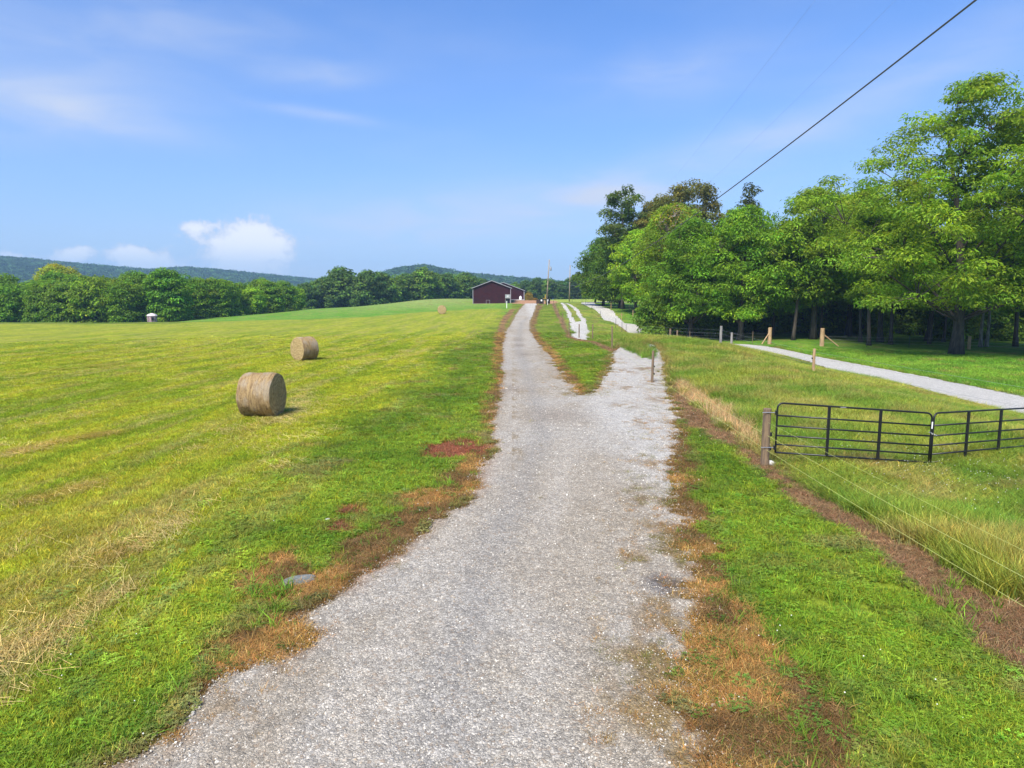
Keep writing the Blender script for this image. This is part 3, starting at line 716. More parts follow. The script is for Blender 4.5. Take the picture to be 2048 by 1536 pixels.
for i in range(44):
    x = -330 + i * 7.2; yy = 330 + random.uniform(-12, 12)
    plant(T[('far_a', 'far_b')[i % 2]], 'far_tree', x, yy, 'far tree in the line behind the hedgerow on the left', group=fw, s=random.uniform(.8, 1.1), z=TZ(x, yy))
cw_ = 'trees of the dark wood behind the hayfield crest'
for px, y, s_, k in ((612, 250, .8, 'far_a'), (630, 262, .95, 'far_b'), (655, 258, 1.0, 'far_a'), (682, 262, 1.28, 'far_a'), (712, 262, 1.02, 'far_b'), (735, 256, 1.1, 'far_a'), (762, 260, 1.05, 'far_a'), (790, 262, 1.0, 'far_b'),
                     (815, 270, 1.0, 'far_a'), (845, 272, 1.25, 'far_b'), (868, 280, 1.1, 'far_b'), (893, 285, 1.0, 'far_a'), (918, 290, 1.0, 'far_b'), (940, 292, .92, 'far_a'), (960, 300, .85, 'far_a'),
                     (640, 285, 1.0, 'far_a'), (670, 290, 1.1, 'far_b'), (700, 285, 1.1, 'far_a'), (730, 290, 1.1, 'far_b'), (765, 295, 1.1, 'far_a'), (800, 300, 1.1, 'far_b'), (830, 300, 1.1, 'far_a'), (865, 305, 1.1, 'far_a'), (905, 310, 1.1, 'far_b'), (930, 315, 1.1, 'far_a')):
    lb = 'dark far tree in the wood behind the hayfield crest'; g = cw_
    if (px, y) == (682, 262): lb, g = 'tallest pointed tree at the left of the dark wood behind the hayfield', None
    if (px, y) == (845, 272): lb, g = 'lighter tall tree standing out of the dark wood below the rounded hill', None
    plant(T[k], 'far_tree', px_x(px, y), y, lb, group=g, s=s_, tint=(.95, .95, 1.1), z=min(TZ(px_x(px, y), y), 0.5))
rw = 'trees of the far wood behind the barn and the poles'
for i in range(40):
    x = -38 + i * 5.6; yy = 338 + random.uniform(-12, 14) - (i > 20) * 6
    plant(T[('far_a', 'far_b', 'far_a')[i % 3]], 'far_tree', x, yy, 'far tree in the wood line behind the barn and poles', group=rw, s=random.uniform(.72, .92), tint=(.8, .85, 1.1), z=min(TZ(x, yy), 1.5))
for px, y, s_ in ((1147, 300, .85), (1156, 304, .95), (1165, 300, .9)):
    plant(T['pine'], 'pine_tree', px_x(px, y), y, 'dark pointed evergreen at the tip of the far wood right of the poles', group='pointed evergreens at the end of the far wood', s=s_)
plant(T['bush'], 'brush_pile', px_x(1058, 208), 208, 'orange-brown dead brush piled at the right end of the barn', 'brush pile', s=.8, tint=(2.0, .85, 1.8), sz=1.1)
plant(T['bush'], 'brush_pile', px_x(1068, 214), 214, 'low orange-brown brush beside the bigger pile near the barn', 'brush pile', s=.8, tint=(2.2, .85, 1.6), sz=.4)

# ------------------------------------------------------------------ scattering
def scatter(name, pts, rot, scl, tint, idx_, sources, label, cat):
    me = bpy.data.meshes.new(name); n = len(pts)
    me.vertices.add(n); me.vertices.foreach_set('co', np.asarray(pts, np.float32).ravel())
    for nm, ty, d, key in (('rot', 'FLOAT_VECTOR', rot, 'vector'), ('scl', 'FLOAT_VECTOR', scl, 'vector')):
        a = me.attributes.new(nm, ty, 'POINT'); a.data.foreach_set(key, np.asarray(d, np.float32).ravel())
    set_col(me, 'tint', tint)
    a = me.attributes.new('pick', 'INT', 'POINT'); a.data.foreach_set('value', np.asarray(idx_, np.int32))
    o = link(name, me); tag(o, label, cat, kind='stuff')
    g = bpy.data.node_groups.new(name, 'GeometryNodeTree')
    g.interface.new_socket('Geometry', in_out='INPUT', socket_type='NodeSocketGeometry')
    g.interface.new_socket('Geometry', in_out='OUTPUT', socket_type='NodeSocketGeometry')
    t = NT(g); gi = t.node('NodeGroupInput'); go = t.node('NodeGroupOutput')
    def attr(nm, ty): 
        nd = t.node('GeometryNodeInputNamedAttribute', data_type=ty); nd.inputs[0].default_value = nm; return nd.outputs[0]
    join = t.node('GeometryNodeJoinGeometry')
    er = t.node('FunctionNodeEulerToRotation', (attr('rot', 'FLOAT_VECTOR'),)).outputs[0]
    for k, src in enumerate(sources):
        so = bpy.data.objects.new(src.name, src)
        oi = t.node('GeometryNodeObjectInfo', transform_space='ORIGINAL'); oi.inputs['Object'].default_value = so
        cmp_ = t.node('FunctionNodeCompare', data_type='INT', operation='EQUAL')
        t.l.new(attr('pick', 'INT'), cmp_.inputs[2]); cmp_.inputs[3].default_value = k
        ip = t.node('GeometryNodeInstanceOnPoints')
        t.l.new(gi.outputs[0], ip.inputs['Points']); t.l.new(cmp_.outputs[0], ip.inputs['Selection']); t.l.new(oi.outputs['Geometry'], ip.inputs['Instance'])
        t.l.new(er, ip.inputs['Rotation']); t.l.new(attr('scl', 'FLOAT_VECTOR'), ip.inputs['Scale'])
        t.l.new(ip.outputs[0], join.inputs[0])
    t.l.new(join.outputs[0], go.inputs[0])
    md = o.modifiers.new('scatter', 'NODES'); md.node_group = g
    return o
def inst_mat(name, transl=.3, rough=.7, grad=False):
    m = bpy.data.materials.new(name); m.use_nodes = True; t = NT(m.node_tree)
    p = t.n['Principled BSDF']; out = t.n['Material Output']
    a = t.node('ShaderNodeAttribute', attribute_name='tint', attribute_type='INSTANCER').outputs['Color']
    b = t.node('ShaderNodeAttribute', attribute_name='shade').outputs['Color']
    col = t.mix(1.0, a, b, 'MULTIPLY')
    t.put(p.inputs['Base Color'], col); p.inputs['Roughness'].default_value = rough; p.inputs['Specular IOR Level'].default_value = .15
    if transl:
        tr = t.node('ShaderNodeBsdfTranslucent'); t.put(tr.inputs[0], t.mix(1.0, col, (1.2, 1.15, .6, 1), 'MULTIPLY'))
        t.l.new(t.node('ShaderNodeMixShader', (transl, p.outputs[0], tr.outputs[0])).outputs[0], out.inputs[0])
    return m
MI = inst_mat('grass_blades'); MIC = inst_mat('canopy_leaves', .15, .8); MST = inst_mat('stones', 0, .85)

# wooded slopes: many small crowns
def crown_blob(seed):
    rng = np.random.default_rng(seed)
    cen = rng.normal(size=(14, 3)) * np.array([2.4, 2.4, 1.4]) + np.array([0, 0, 6.5])
    V, F, Cc = leaves(rng, cen, np.full(14, 2.4), 26, 1.9, 1.3, (.57, .65, .83), .28, .7)
    me = np_mesh('forest_crown', V, F); set_col(me, 'shade', np.clip(Cc, .3, 2)); me.materials.append(MIC); return me
blobs = [crown_blob(i) for i in range(4)]
def forest(name, tab, D, a0, a1, r0, r1, n, seed, hs, label):
    rng = np.random.default_rng(seed)
    a = rng.uniform(a0, a1, n); r = r0 + (D + 60 - r0) * rng.uniform(0, 1, n) ** .8
    x, y = r * np.sin(a), r * np.cos(a); z = hill_z(tab, D, r0, r1, x, y, hs)
    k = z > -2; x, y, z = x[k], y[k], z[k]; n = len(x)
    rot = np.c_[rng.normal(size=(n, 2)) * .1, rng.uniform(0, 6.28, n)]; s = rng.uniform(.8, 1.35, n) * 1.1
    br = np.exp(rng.normal(size=n) * .35)[:, None]; g = mixc(C(.045, .13, .045), C(.10, .20, .06), fbm(x * .01, y * .01, 3, 5)) * br
    scatter(name, np.c_[x, y, z - 1], rot, np.c_[s, s, s * .9], g, rng.integers(0, 4, n), blobs, label, 'forest')
forest('hillside_forest', HS, 1700, R(-44), R(12), 930, 2500, 26000, 1, 3, 'forest covering the long blue-green ridge')
forest('hillside_forest', HC, 1150, R(-15), R(12), 790, 1700, 9000, 2, 7, 'forest covering the rounded hill behind the barn')

# ------------------------------------------------------------------ barn
MRED = mat('maroon_ribbed_metal', (.040, .006, .010), .6, spec=.25, rgb2=(.030, .005, .008), nscale=.8)
MTRIM = mat('light_grey_trim', (.27, .26, .28), .5)
MROOF = mat('grey_metal_roof', (.36, .36, .38), .4, metal=.3)
MCONC = mat('concrete', (.5, .48, .44), .9, noise=.3)
MBLACK = mat('black_plastic', (.012, .012, .013), .45)
MWHITE = mat('white_paint', (.75, .75, .74), .6)
MGREY = mat('grey_sheet_metal', (.33, .35, .36), .5, noise=.3, nscale=3)
def gable(x0, x1, y0, y1, zb, ze, zr, rib=.23):
    """ribbed sheet walls of a gabled building"""
    mb = MB(); xm = (x0 + x1) / 2
    def wall(a, b, ztop):
        L = (Vector(b) - Vector(a)).length; n = int(L / rib); d = (Vector(b) - Vector(a)) / n; nrm_ = Vector((d.y, -d.x)).normalized()
        V = []; F = []
        for i in range(n):
            for t, off in ((0, 0), (.62, 0), (.7, .03), (.92, .03)):
                p = Vector(a) + d * (i + t) + nrm_ * off; V += [(p.x, p.y, zb), (p.x, p.y, ztop(p.x))]
        p = Vector(b); V += [(p.x, p.y, zb), (p.x, p.y, ztop(p.x))]
        for k in range(len(V) // 2 - 1): F.append((2 * k, 2 * k + 2, 2 * k + 3, 2 * k + 1))
        mb.add(V, F)
    gz_ = lambda x: ze + (zr - ze) * (1 - abs(x - xm) / (xm - x0))
    wall((x0, y0), (x1, y0), gz_); wall((x1, y0), (x1, y1), lambda x: ze); wall((x1, y1), (x0, y1), gz_); wall((x0, y1), (x0, y0), lambda x: ze)
    return mb
def roof(x0, x1, y0, y1, ze, zr, ov=.35, th=.09):
    mb = MB(); xm = (x0 + x1) / 2; sl = (zr - ze) / (xm - x0)
    for s, xe in ((-1, x0 - ov), (1, x1 + ov)):
        zz = ze - sl * ov + .05; V = [(xe, y0 - ov, zz), (xm, y0 - ov, zr + .05), (xm, y1 + ov, zr + .05), (xe, y1 + ov, zz)]
        V += [(a, b, c + th) for a, b, c in V]; mb.add(V, [(3, 2, 1, 0), (4, 5, 6, 7), (0, 1, 5, 4), (1, 2, 6, 5), (2, 3, 7, 6), (3, 0, 4, 7)])
    return mb
def rake(x0, x1, y0, ze, zr, ov=.35):
    mb = MB(); xm = (x0 + x1) / 2; sl = (zr - ze) / (xm - x0); a = math.atan(sl)
    for s in (-1, 1):
        xe = xm + s * ((xm - x0) + ov); cx = (xm + xe) / 2; cz = (zr + ze - sl * ov) / 2 + .02
        L = math.hypot(xe - xm, sl * (xm - x0 + ov))
        mb.box(None, (L, .05, .11), M=Matrix.Translation((cx, y0 - ov - .03, cz)) @ Matrix.Rotation(s * a, 4, 'Y'))
    return mb
bz = 1.86; BY = 180
barn = empty('barn', (-5.3, BY, bz), label='long maroon metal-sided barn with grey trim, gable end facing the camera', cat='barn')
def on(p, o): o.parent = p; o.matrix_parent_inverse = Matrix.Translation(-p.location); return o
def built(mb, name, m, p, **k): return on(p, mb.build(name, m, None, **k))
bx0, bx1 = -10.2, -.35
built(gable(bx0, bx1, BY, BY + 20, bz - .1, bz + 4.15, bz + 6.0), 'wall', MRED, barn)
built(roof(bx0, bx1, BY, BY + 20, bz + 4.15, bz + 6.0), 'roof', MROOF, barn)
built(rake(bx0, bx1, BY, bz + 4.15, bz + 6.0), 'rake_trim', MTRIM, barn)
for xx in (bx0, bx1): built(MB().box((xx, BY - .05, bz + 2.02), (.16, .16, 4.1)), 'corner_trim', MTRIM, barn)
built(MB().box(((bx0 + bx1) / 2, BY - .08, bz + .04), (9.6, .1, .22)), 'base_board', mat('weathered_board', (.20, .15, .14), .9), barn)
wx0, wx1, WY, wz = -9.2, 3.75, 214, 2.3
built(gable(wx0, wx1, WY, WY + 14, wz - .2, 5.55, 8.0), 'wall', MRED, barn)['label'] = 'maroon wall of the set-back rear wing'
built(roof(wx0, wx1, WY, WY + 14, 5.55, 8.0), 'roof', MROOF, barn)
built(rake(wx0, wx1, WY, 5.55, 8.0), 'rake_trim', MTRIM, barn)
built(MB().box((wx1, WY - .05, 3.9), (.24, .16, 3.2)), 'corner_trim', MTRIM, barn)
built(MB().box((1.2, WY - 8, TZ(1.2, WY - 8) + .06), (5, 10, .16)), 'concrete_slab', MCONC, barn)
# grey frame hoop leaning at the gable wall
hp = MB(); hx = px_x(976, 178.5)
hz = TZ(hx, 178.6)
hp.tube([(hx - .45, 178.6, hz - .05), (hx - .45, 178.6, hz + .95), (hx + .45, 178.6, hz + .95), (hx + .45, 178.6, hz - .05)], .05, 8)
tag(hp.build('metal_hoop', MTRIM), 'small grey pipe hoop standing before the barn gable wall', 'pipe hoop')
# grey cabinet on a dark stand
cx = px_x(1015.5, 177); cy = 177.2; cz = TZ(cx, cy)
cab = empty('equipment_cabinet', (cx, cy, cz), label='grey boxy cabinet on a dark stand at the barn gable corner', cat='cabinet')
MB().box((0, 0, 1.75), (1.35, .7, 1.0)).build('cabinet', MGREY, cab, bevel=.03)
MB().box((0, -.37, 1.75), (.5, .03, .5)).build('panel', mat('pale_panel', (.5, .5, .5), .5), cab)
MB().box((.0, .1, .6), (.9, .5, 1.2)).build('stand', MBLACK, cab, bevel=.02)
for xx in (-.62, .62): MB().box((xx, 0, .62), (.1, .1, 1.26)).build('leg', MGREY, cab)
# white object at the rear wing and small white marker
vx = px_x(1041, 210); vz = TZ(vx, 209)
wt = empty('white_drum', (vx, 209, vz), label='white upright drum by the rear wing of the barn', cat='drum')
MB().tube([(0, 0, 0), (0, 0, .08), (0, 0, .95), (0, 0, 1.15)], [.38, .42, .42, .2], 14).build('body', MWHITE, wt, smooth=True)
MB().tube([(0, 0, 1.15), (0, 0, 1.35)], [.12, .12], 10).build('cap', MWHITE, wt); MB().box((-.5, -.1, .12), (.5, .4, .24)).build('base', MCONC, wt)
mx, my, mz = at(1013.5, 616.5)
mk = empty('marker_post', (mx, my, mz), label='short white marker post in the grass before the barn', cat='marker post')
MB().box((0, 0, .7), (.14, .08, 1.4)).build('post', MWHITE, mk, bevel=.01); MB().box((0, 0, 1.44), (.16, .1, .08)).build('cap', MWHITE, mk)

# ------------------------------------------------------------------ bins, poles and power line
def bin_(px, y, label):
    x = px_x(px, y); b = empty('trash_bin', (x, y, TZ(x, y)), label=label, cat='bin')
    MB().box((0, 0, .62), (.98, .85, 1.05), taper=1.08).build('body', MBLACK, b, bevel=.04)
    l = MB().box((0, 0, 1.19), (1.1, .98, .08)).build('lid', MBLACK, b, bevel=.02)
    MB().box((-.1, -.462, .86), (.36, .012, .4)).build('sticker', MWHITE, b)
    for s in (-1, 1): MB().tube([(s * .5, .35, .12), (s * .42, .35, .12)], .13, 12).build('wheel', MBLACK, b)
    return b
bin_(1083.5, 158, 'black wheeled bin with a white sticker, left of the utility pole')
bin_(1095.5, 158.5, 'black wheeled bin with a white sticker, directly behind the utility pole')
MYEL = mat('yellow_paint', (.75, .52, .08), .5)
yx = px_x(1090, 159); yp = MB(); yz = TZ(yx, 159)
yp.box((yx, 159, yz + 1.27), (1.0, .5, .06)); yp.tube([(yx + .1, 159.3, yz), (yx + .05, 159.3, yz + 2.2)], .05, 8)
tag(yp.build('yellow_stake', MYEL), 'yellow stake with board standing between the two black bins', 'stake')
cxx = px_x(1077, 160)
tag(MB().box((cxx, 162, TZ(cxx, 162) + .45), (.9, .8, .9)).build('dark_crate', mat('dark_wood', (.05, .035, .025), .9), bevel=.03), 'small dark crate at the yard edge, left of the black bins', 'crate')
MPOLE = mat('weathered_pole_wood', (.36, .29, .20), .9, rgb2=(.22, .18, .14), nscale=3, stretch=(4, 4, .4), bump=.4)
MCOP = mat('insulator_grey', (.25, .26, .28), .4)
def pole(px, py, h, lean, label, gear=True, r=.15):
    x, y, z = at(px, py); p = empty('utility_pole', (x, y, z), label=label, cat='utility pole')
    q = lambda t: (lean[0] * t, lean[1] * t, h * t - .1 * (t == 0))
    MB().tube([q(0), q(.5), q(1)], [r, r * .85, r * .65], 12).build('pole', MPOLE, p, smooth=True)
    if gear:
        t_ = .80; cx_, cy_, cz_ = q(t_)
        tr = MB().tube([(cx_ + .42, cy_ - .1, cz_ - .45), (cx_ + .42, cy_ - .1, cz_ - .38), (cx_ + .42, cy_ - .1, cz_ + .3), (cx_ + .42, cy_ - .1, cz_ + .36)], [.17, .2, .2, .12], 14).build('transformer', MCOP, p, smooth=True)
        MB().tube([(cx_ + .42, cy_ - .1, cz_ + .36), (cx_ + .42, cy_ - .1, cz_ + .62)], [.06, .03], 8).build('bushing', MCOP, tr)
        MB().box((cx_ + .2, cy_ - .05, cz_ + .1), (.4, .06, .08)).build('bracket', MCOP, p)
        MB().tube([(q(.6)[0] - .12, q(.6)[1] - .15, h * .55), (q(.6)[0] - .12, q(.6)[1] - .15, h * .6)], .08, 8).build('splice_box', MCOP, p)
        MB().tube([(.22, -.12, -.05), (.2, -.12, 1.1)], .06, 8).build('ground_guard', MWHITE, p)
    return p
P1 = pole(1093, 610, 9.9, (.55, 0), 'near utility pole with a transformer, rising beside the black bins')
pole(1138.5, 603, 9.6, (.15, 0), 'farther plain utility pole standing right of the transformer pole', False, .15)
pole(1124, 598, 3.1, (.9, 0), 'short leaning stub pole in the tall grass between the two utility poles', False, .09)
gx_, gy_, gz_2 = at(1086.5, 612)
tag(MB().tube([(gx_, gy_, gz_2 - .05), (gx_, gy_, gz_2 + 1.35)], [.06, .05], 8).build('short_post', MPOLE), 'short thin post just left of the transformer pole', 'post')
MWIRE = mat('dark_power_cable', (.10, .10, .10), .5)
MWIREL = mat('thin_aluminium_wire', (.25, .27, .31), .6)
pl = P1.location
w0 = Vector((pl.x + .3, pl.y - .15, 8.05))
wp = [Vector((8.0 + (w0.x - 8) * (y / w0.y), y, 5.4 + .00064 * (y - 90) ** 2)) for y in np.linspace(-30, 128, 60)] 
tail = [wp[-1].lerp(w0, t) - Vector((0, 0, .35 * math.sin(math.pi * t))) for t in (.2, .4, .6, .8, 1)]
tag(MB().tube(wp + tail, .019, 6).build('power_cable', MWIRE), 'dark sagging power cable crossing the sky down to the transformer pole', 'power cable')
for k, (xx, z0, lb) in enumerate(((12.5, 13.5, 'thin faint wire high in the sky, right of the two'), (9.4, 13.0, 'thin faint wire high in the sky, left of the two'))):
    q = [Vector((xx + .02 * y, y, z0 + .0009 * (y - 90) ** 2 - .0009 * 3600 - 0)) for y in np.linspace(0, 150, 50)]
    tag(MB().tube(q, .0022, 4).build('thin_wire', MWIREL), lb, 'wire')

# ------------------------------------------------------------------ hunting blind at the hedgerow
hbx = px_x(304, 128); hby = 128
hbz = TZ(hbx, hby)
hb = empty('hunting_blind', (hbx, hby, hbz), .3, label='pinkish camouflage hunting blind on legs at the foot of the hedgerow', cat='hunting blind')
MBL = mat('pink_camo_fabric', (.42, .28, .30), .8, rgb2=(.16, .10, .12), nscale=3)
top_ = CAM_Z - 36 / 1365.3 * hby
s0 = top_ - hbz
MB().tube([(0, 0, s0 - 1.6), (0, 0, s0 - .5)], [.86, .86], 8).build('cabin', MBL, hb)
MB().tube([(0, 0, s0 - .5), (0, 0, s0 - .2), (0, 0, s0)], [.95, .75, .15], 8).build('roof', mat('pale_pink_roof', (.62, .52, .52), .7), hb)
for a_ in range(4):
    cx_, sy_ = math.cos(a_ * math.pi / 2 + .8) * .75, math.sin(a_ * math.pi / 2 + .8) * .75
    MB().tube([(cx_ * 1.3, sy_ * 1.3, -.1), (cx_, sy_, s0 - 1.6)], .05, 6).build('leg', MPOLE, hb)
MB().box((.15, -.80, s0 - 1.0), (.4, .1, .55)).build('window', MBLACK, hb)

# ------------------------------------------------------------------ hay bales
def bale_mat(end):
    m = bpy.data.materials.new('hay_end' if end else 'net_wrapped_hay'); m.use_nodes = True; t = NT(m.node_tree); p = t.n['Principled BSDF']
    co = t.node('ShaderNodeTexCoord').outputs['Object']; s = t.node('ShaderNodeSeparateXYZ', (co,))
    if end:
        r = t.m('SQRT', t.m('ADD', t.m('MULTIPLY', s.outputs[1], s.outputs[1]), t.m('MULTIPLY', s.outputs[2], s.outputs[2])))
        a = t.m('ARCTAN2', s.outputs[1], s.outputs[2])
        v = t.node('ShaderNodeCombineXYZ', (t.m('MULTIPLY', r, 9.), t.m('MULTIPLY', a, 1.2), 0.)).outputs[0]
        n = t.noise(v, 2.2, 6, .7); n2 = t.noise(co, 38, 4, .7)
        col = t.mix(t.ramp(n, .32, .68), (.56, .42, .20, 1), (.20, .13, .06, 1)); col = t.mix(t.ramp(n2, .5, .7, 0, .6), col, (.40, .32, .13, 1))
        h = t.m('ADD', n, n2)
    else:
        n = t.noise(t.scale(co, (9, 1.2, 1.2)), 2.0, 5, .65); n2 = t.noise(co, 42, 4, .75); n3 = t.noise(t.scale(co, (1.6, 1, 1)), 1.6, 3)
        col = t.mix(t.ramp(n, .33, .67), (.42, .29, .135, 1), (.20, .125, .06, 1))
        col = t.mix(t.ramp(n3, .45, .65, 0, .6), col, (.38, .325, .25, 1))
        col = t.mix(t.ramp(n2, .5, .68, 0, .65), col, (.58, .45, .28, 1)); col = t.mix(t.ramp(n2, .46, .3, 0, .7), col, (.07, .045, .03, 1))
        h = t.m('ADD', n, t.m('MULTIPLY', n2, 1.2))
    t.put(p.inputs['Base Color'], col); p.inputs['Roughness'].default_value = .9; p.inputs['Specular IOR Level'].default_value = .15
    t.put(p.inputs['Normal'], t.node('ShaderNodeBump', {'Strength': .9, 'Distance': .035, 'Height': h}).outputs[0])
    return m
MBS, MBE = bale_mat(False), bale_mat(True)
MSTR = mat('straw_strand', (.46, .33, .14), .8, rgb2=(.30, .19, .08), nscale=20)
def bale(px, py, ax_deg, label, tag_scale=1.0, r=.77, L=1.16, seed=0):
    """ax_deg: heading of the roll axis, clockwise from +X"""
    x, y, z = at(px, py); o = empty('hay_bale', (x, y, z), R(-ax_deg), label=label, cat='hay bale', group='round hay bales in the mown field')
    rng = np.random.default_rng(seed); NA, NX = 96, 26
    def rad_(u, a):
        rr_ = r * (1 - .035 * abs(2 * u - 1) ** 6) + .012 * math.sin(3 * a + seed) + .01 * math.sin(7 * a + 9 * u)
        return rr_ + (vnoise(np.array([a * 9.]), np.array([u * 22.]), seed)[0] - .5) * .022
    def prof(u, a, k=1.0):
        q = rad_(u, a) * k; zz = r - .03 + q * math.cos(a); zz = max(zz, -.03)
        return ((u - .5) * L, q * math.sin(a), zz)
    V = [prof(i / NX, 2 * math.pi * j / NA) for i in range(NX + 1) for j in range(NA)]
    F = [(i * NA + j, i * NA + (j + 1) % NA, (i + 1) * NA + (j + 1) % NA, (i + 1) * NA + j) for i in range(NX) for j in range(NA)]
    # object origin of every part sits on the roll axis so the ring pattern is centred
    def part(name, V_, F_, m_):
        mb = MB(); mb.add([(a, b, c - r) for a, b, c in V_], F_); q = mb.build(name, m_, o, smooth=True); q.location = (0, 0, r); return q
    part('wrap', V, [f[::-1] for f in F], MBS)
    for s, u in ((-1, 0), (1, 1)):
        V2 = []; K = 9
        for k in range(K, -1, -1):
            for j in range(NA):
                p = prof(u, 2 * math.pi * j / NA, k / K if k else .001)
                f_ = k / K; bump_ = .035 * (1 - f_ ** 4) + (vnoise(np.array([f_ * 9.]), np.array([j * .2]), seed + 3)[0] - .5) * .03 * (k < K)
                V2.append((p[0] + s * bump_, p[1], p[2]))
        F2 = [(k * NA + j, k * NA + (j + 1) % NA, (k + 1) * NA + (j + 1) % NA, (k + 1) * NA + j) for k in range(K) for j in range(NA)]
        part('end_face', V2, F2 if s < 0 else [f[::-1] for f in F2], MBE)
    # loose strands standing off the roll
    mb = MB()
    for i in range(900):
        a = rng.uniform(0, 6.28); e = rng.uniform() < .45
        if e:
            k = rng.uniform(.1, 1) ** .5; s = rng.choice([-1, 1]); p = Vector(prof(0 if s < 0 else 1, a, k)) + Vector((s * .03, 0, 0)); d = Vector((s * .5, math.cos(a) + rng.normal() * .5, -math.sin(a) + rng.normal() * .5))
        else:
            p = Vector(prof(rng.uniform(), a)); d = Vector((rng.normal() * .5, math.cos(a), -math.sin(a))) + Vector((0, math.sin(a), math.cos(a))) * .35
        d.normalize(); l = rng.uniform(.04, .13); sd = d.orthogonal().normalized() * .003
        mb.add([p - sd, p + sd, p + d * l], [(0, 1, 2)])
    mb.build('loose_straw', MSTR, o)
    return o
bale(526, 831, 4, 'nearest hay bale, its spiral end face turned right', seed=1)
bale(610, 720, -52, 'second hay bale, its spiral end face turned left', seed=2)
bale(884, 628, 84, 'farthest small hay bale seen end on before the barn', seed=3)

# ------------------------------------------------------------------ fences
MPOST = mat('grey_brown_post_wood', (.25, .17, .10), .9, rgb2=(.14, .10, .07), nscale=4, stretch=(5, 5, .5), bump=.7, bscale=30)
MPOSTL = mat('fresh_tan_log', (.48, .32, .17), .85, rgb2=(.32, .20, .11), nscale=3, stretch=(3, 3, .6), bump=.6)
MPOSTG = mat('silvery_post_wood', (.32, .30, .27), .9, rgb2=(.18, .17, .16), nscale=4, stretch=(5, 5, .5), bump=.6)
MTP = mat('dark_green_steel_post', (.035, .05, .04), .6)
MPOLY = mat('yellow_poly_wire', (.55, .58, .18), .6)
MSTEEL = mat('galvanised_wire', (.42, .42, .42), .5, metal=.5)
MINS = mat('black_insulator', (.02, .02, .02), .5)
def wood_post(par, x, y, h, r, m=None, lean=(0, 0), seed=0, z=None):
    z = TZ(x, y) if z is None else z; rng = random.Random(seed * 7 + int(x * 10)); V = MB()
    n = 8; P = []; rs = []
    for i in range(n + 1):
        t = i / n; P.append((x + lean[0] * t + rng.uniform(-.006, .006), y + lean[1] * t + rng.uniform(-.006, .006), z - .15 + (h + .15) * t)); rs.append(r * (1.04 - .08 * t) * rng.uniform(.97, 1.03))
    P.append((P[-1][0], P[-1][1], P[-1][2] + .012)); rs.append(r * .86)
    return on(par, V.tube(P, rs, 14).build('post', m or MPOST, smooth=False))
def tpost(par, x, y, h, m=None, lean=(0, 0)):
    z = TZ(x, y); V = MB(); M_ = Matrix.Translation((x, y, z)) @ Matrix.Rotation(lean[0], 4, 'Y')
    V.box(None, (.05, .008, h), M=M_ @ Matrix.Translation((0, 0, h / 2 - .02))); V.box(None, (.008, .04, h), M=M_ @ Matrix.Translation((0, .024, h / 2 - .022)))
    return on(par, V.build('post', m or MTP))
def strand(par, pts, hs, m, r=.004, sag=.06, name='wire'):
    for h in hs:
        P = []
        for a, b in zip(pts[:-1], pts[1:]):
            A_ = Vector((a[0], a[1], TZ(a[0], a[1]) + h)); B_ = Vector((b[0], b[1], TZ(b[0], b[1]) + h)); L = (A_ - B_).length; n = max(3, int(L / 1.5))
            P += [A_.lerp(B_, i / n) - Vector((0, 0, sag * math.sin(math.pi * i / n) * min(1, L / 15))) for i in range(n)]
        P.append(B_); on(par, MB().tube(P, r, 5, False).build(name, m))
# fence along the driveway
gpx, gpy, gpz = at(1529, 932)
fa_ = empty('wire_fence', (gpx, gpy, gpz), label='yellow wire fence with wooden posts along the driveway and white track', cat='fence')
line = [(6.5, 2.0), (gpx, gpy)] + [at(*q)[:2] for q in ((1304, 765), (1224, 697), (1185, 679), (1158, 676), (1138, 670), (1125, 645), (1116, 633), (1112, 617), (1107, 613))]
hts = [1.35, 1.42, 1.52, 1.75, 1.45, 1.35, 1.4, 1.35, 1.4, 1.3, 1.3]
for i, ((x, y), h) in enumerate(zip(line, hts)):
    if y < 60: wood_post(fa_, x, y, h, .1 if i < 2 else .06, seed=i, lean=(.02 * (i % 3 - 1), 0))
    else: wood_post(fa_, x, y, h, .055, seed=i)
strand(fa_, [(6.7, -12), line[0]] + line[1:], (.42, .78), MPOLY, .0029, .05)
strand(fa_, [(6.9, -12), line[0], line[1]], (1.1,), MPOLY, .0019, .04)
for hgt in (.42, .78): on(fa_, MB().box((line[2][0] + .08, line[2][1] - .02, TZ(*line[2]) + hgt), (.05, .07, .08)).build('insulator', MINS))
for hgt in (.45, .8): on(fa_, MB().box((gpx + .1, gpy - .03, gpz + hgt), (.05, .05, .09)).build('insulator', MINS))
# pasture fence along the road
fb_ = empty('wire_fence', (*at(1626, 748)[:2], at(1626, 748)[2]), label='pasture fence of one wooden post and dark steel posts left of the road', cat='fence')
lb_ = [(20.5, 14), at(1626, 748)[:2]] + [at(1441, 691)[:2], at(1252, 668)[:2], (14.4, 95), at(1201, 637)[:2], at(1184, 625)[:2], at(1171, 613)[:2], (16.3, 160), (15, 171)]
wood_post(fb_, *lb_[0], 1.35, .06); wood_post(fb_, *lb_[1], 1.35, .075, MPOSTL); wood_post(fb_, *lb_[2], 1.5, .1, MPOSTG)
for q in lb_[3:]: tpost(fb_, q[0], q[1], 1.35)
tp = at(1224, 676); tpost(fb_, 13.5, 84, 1.5)
strand(fb_, lb_, (.5, .9, 1.2), MSTEEL, .0035, .05)
on(fb_, MB().box((lb_[1][0] - .09, lb_[1][1], TZ(*lb_[1]) + .85), (.05, .06, .08)).build('insulator', MINS))
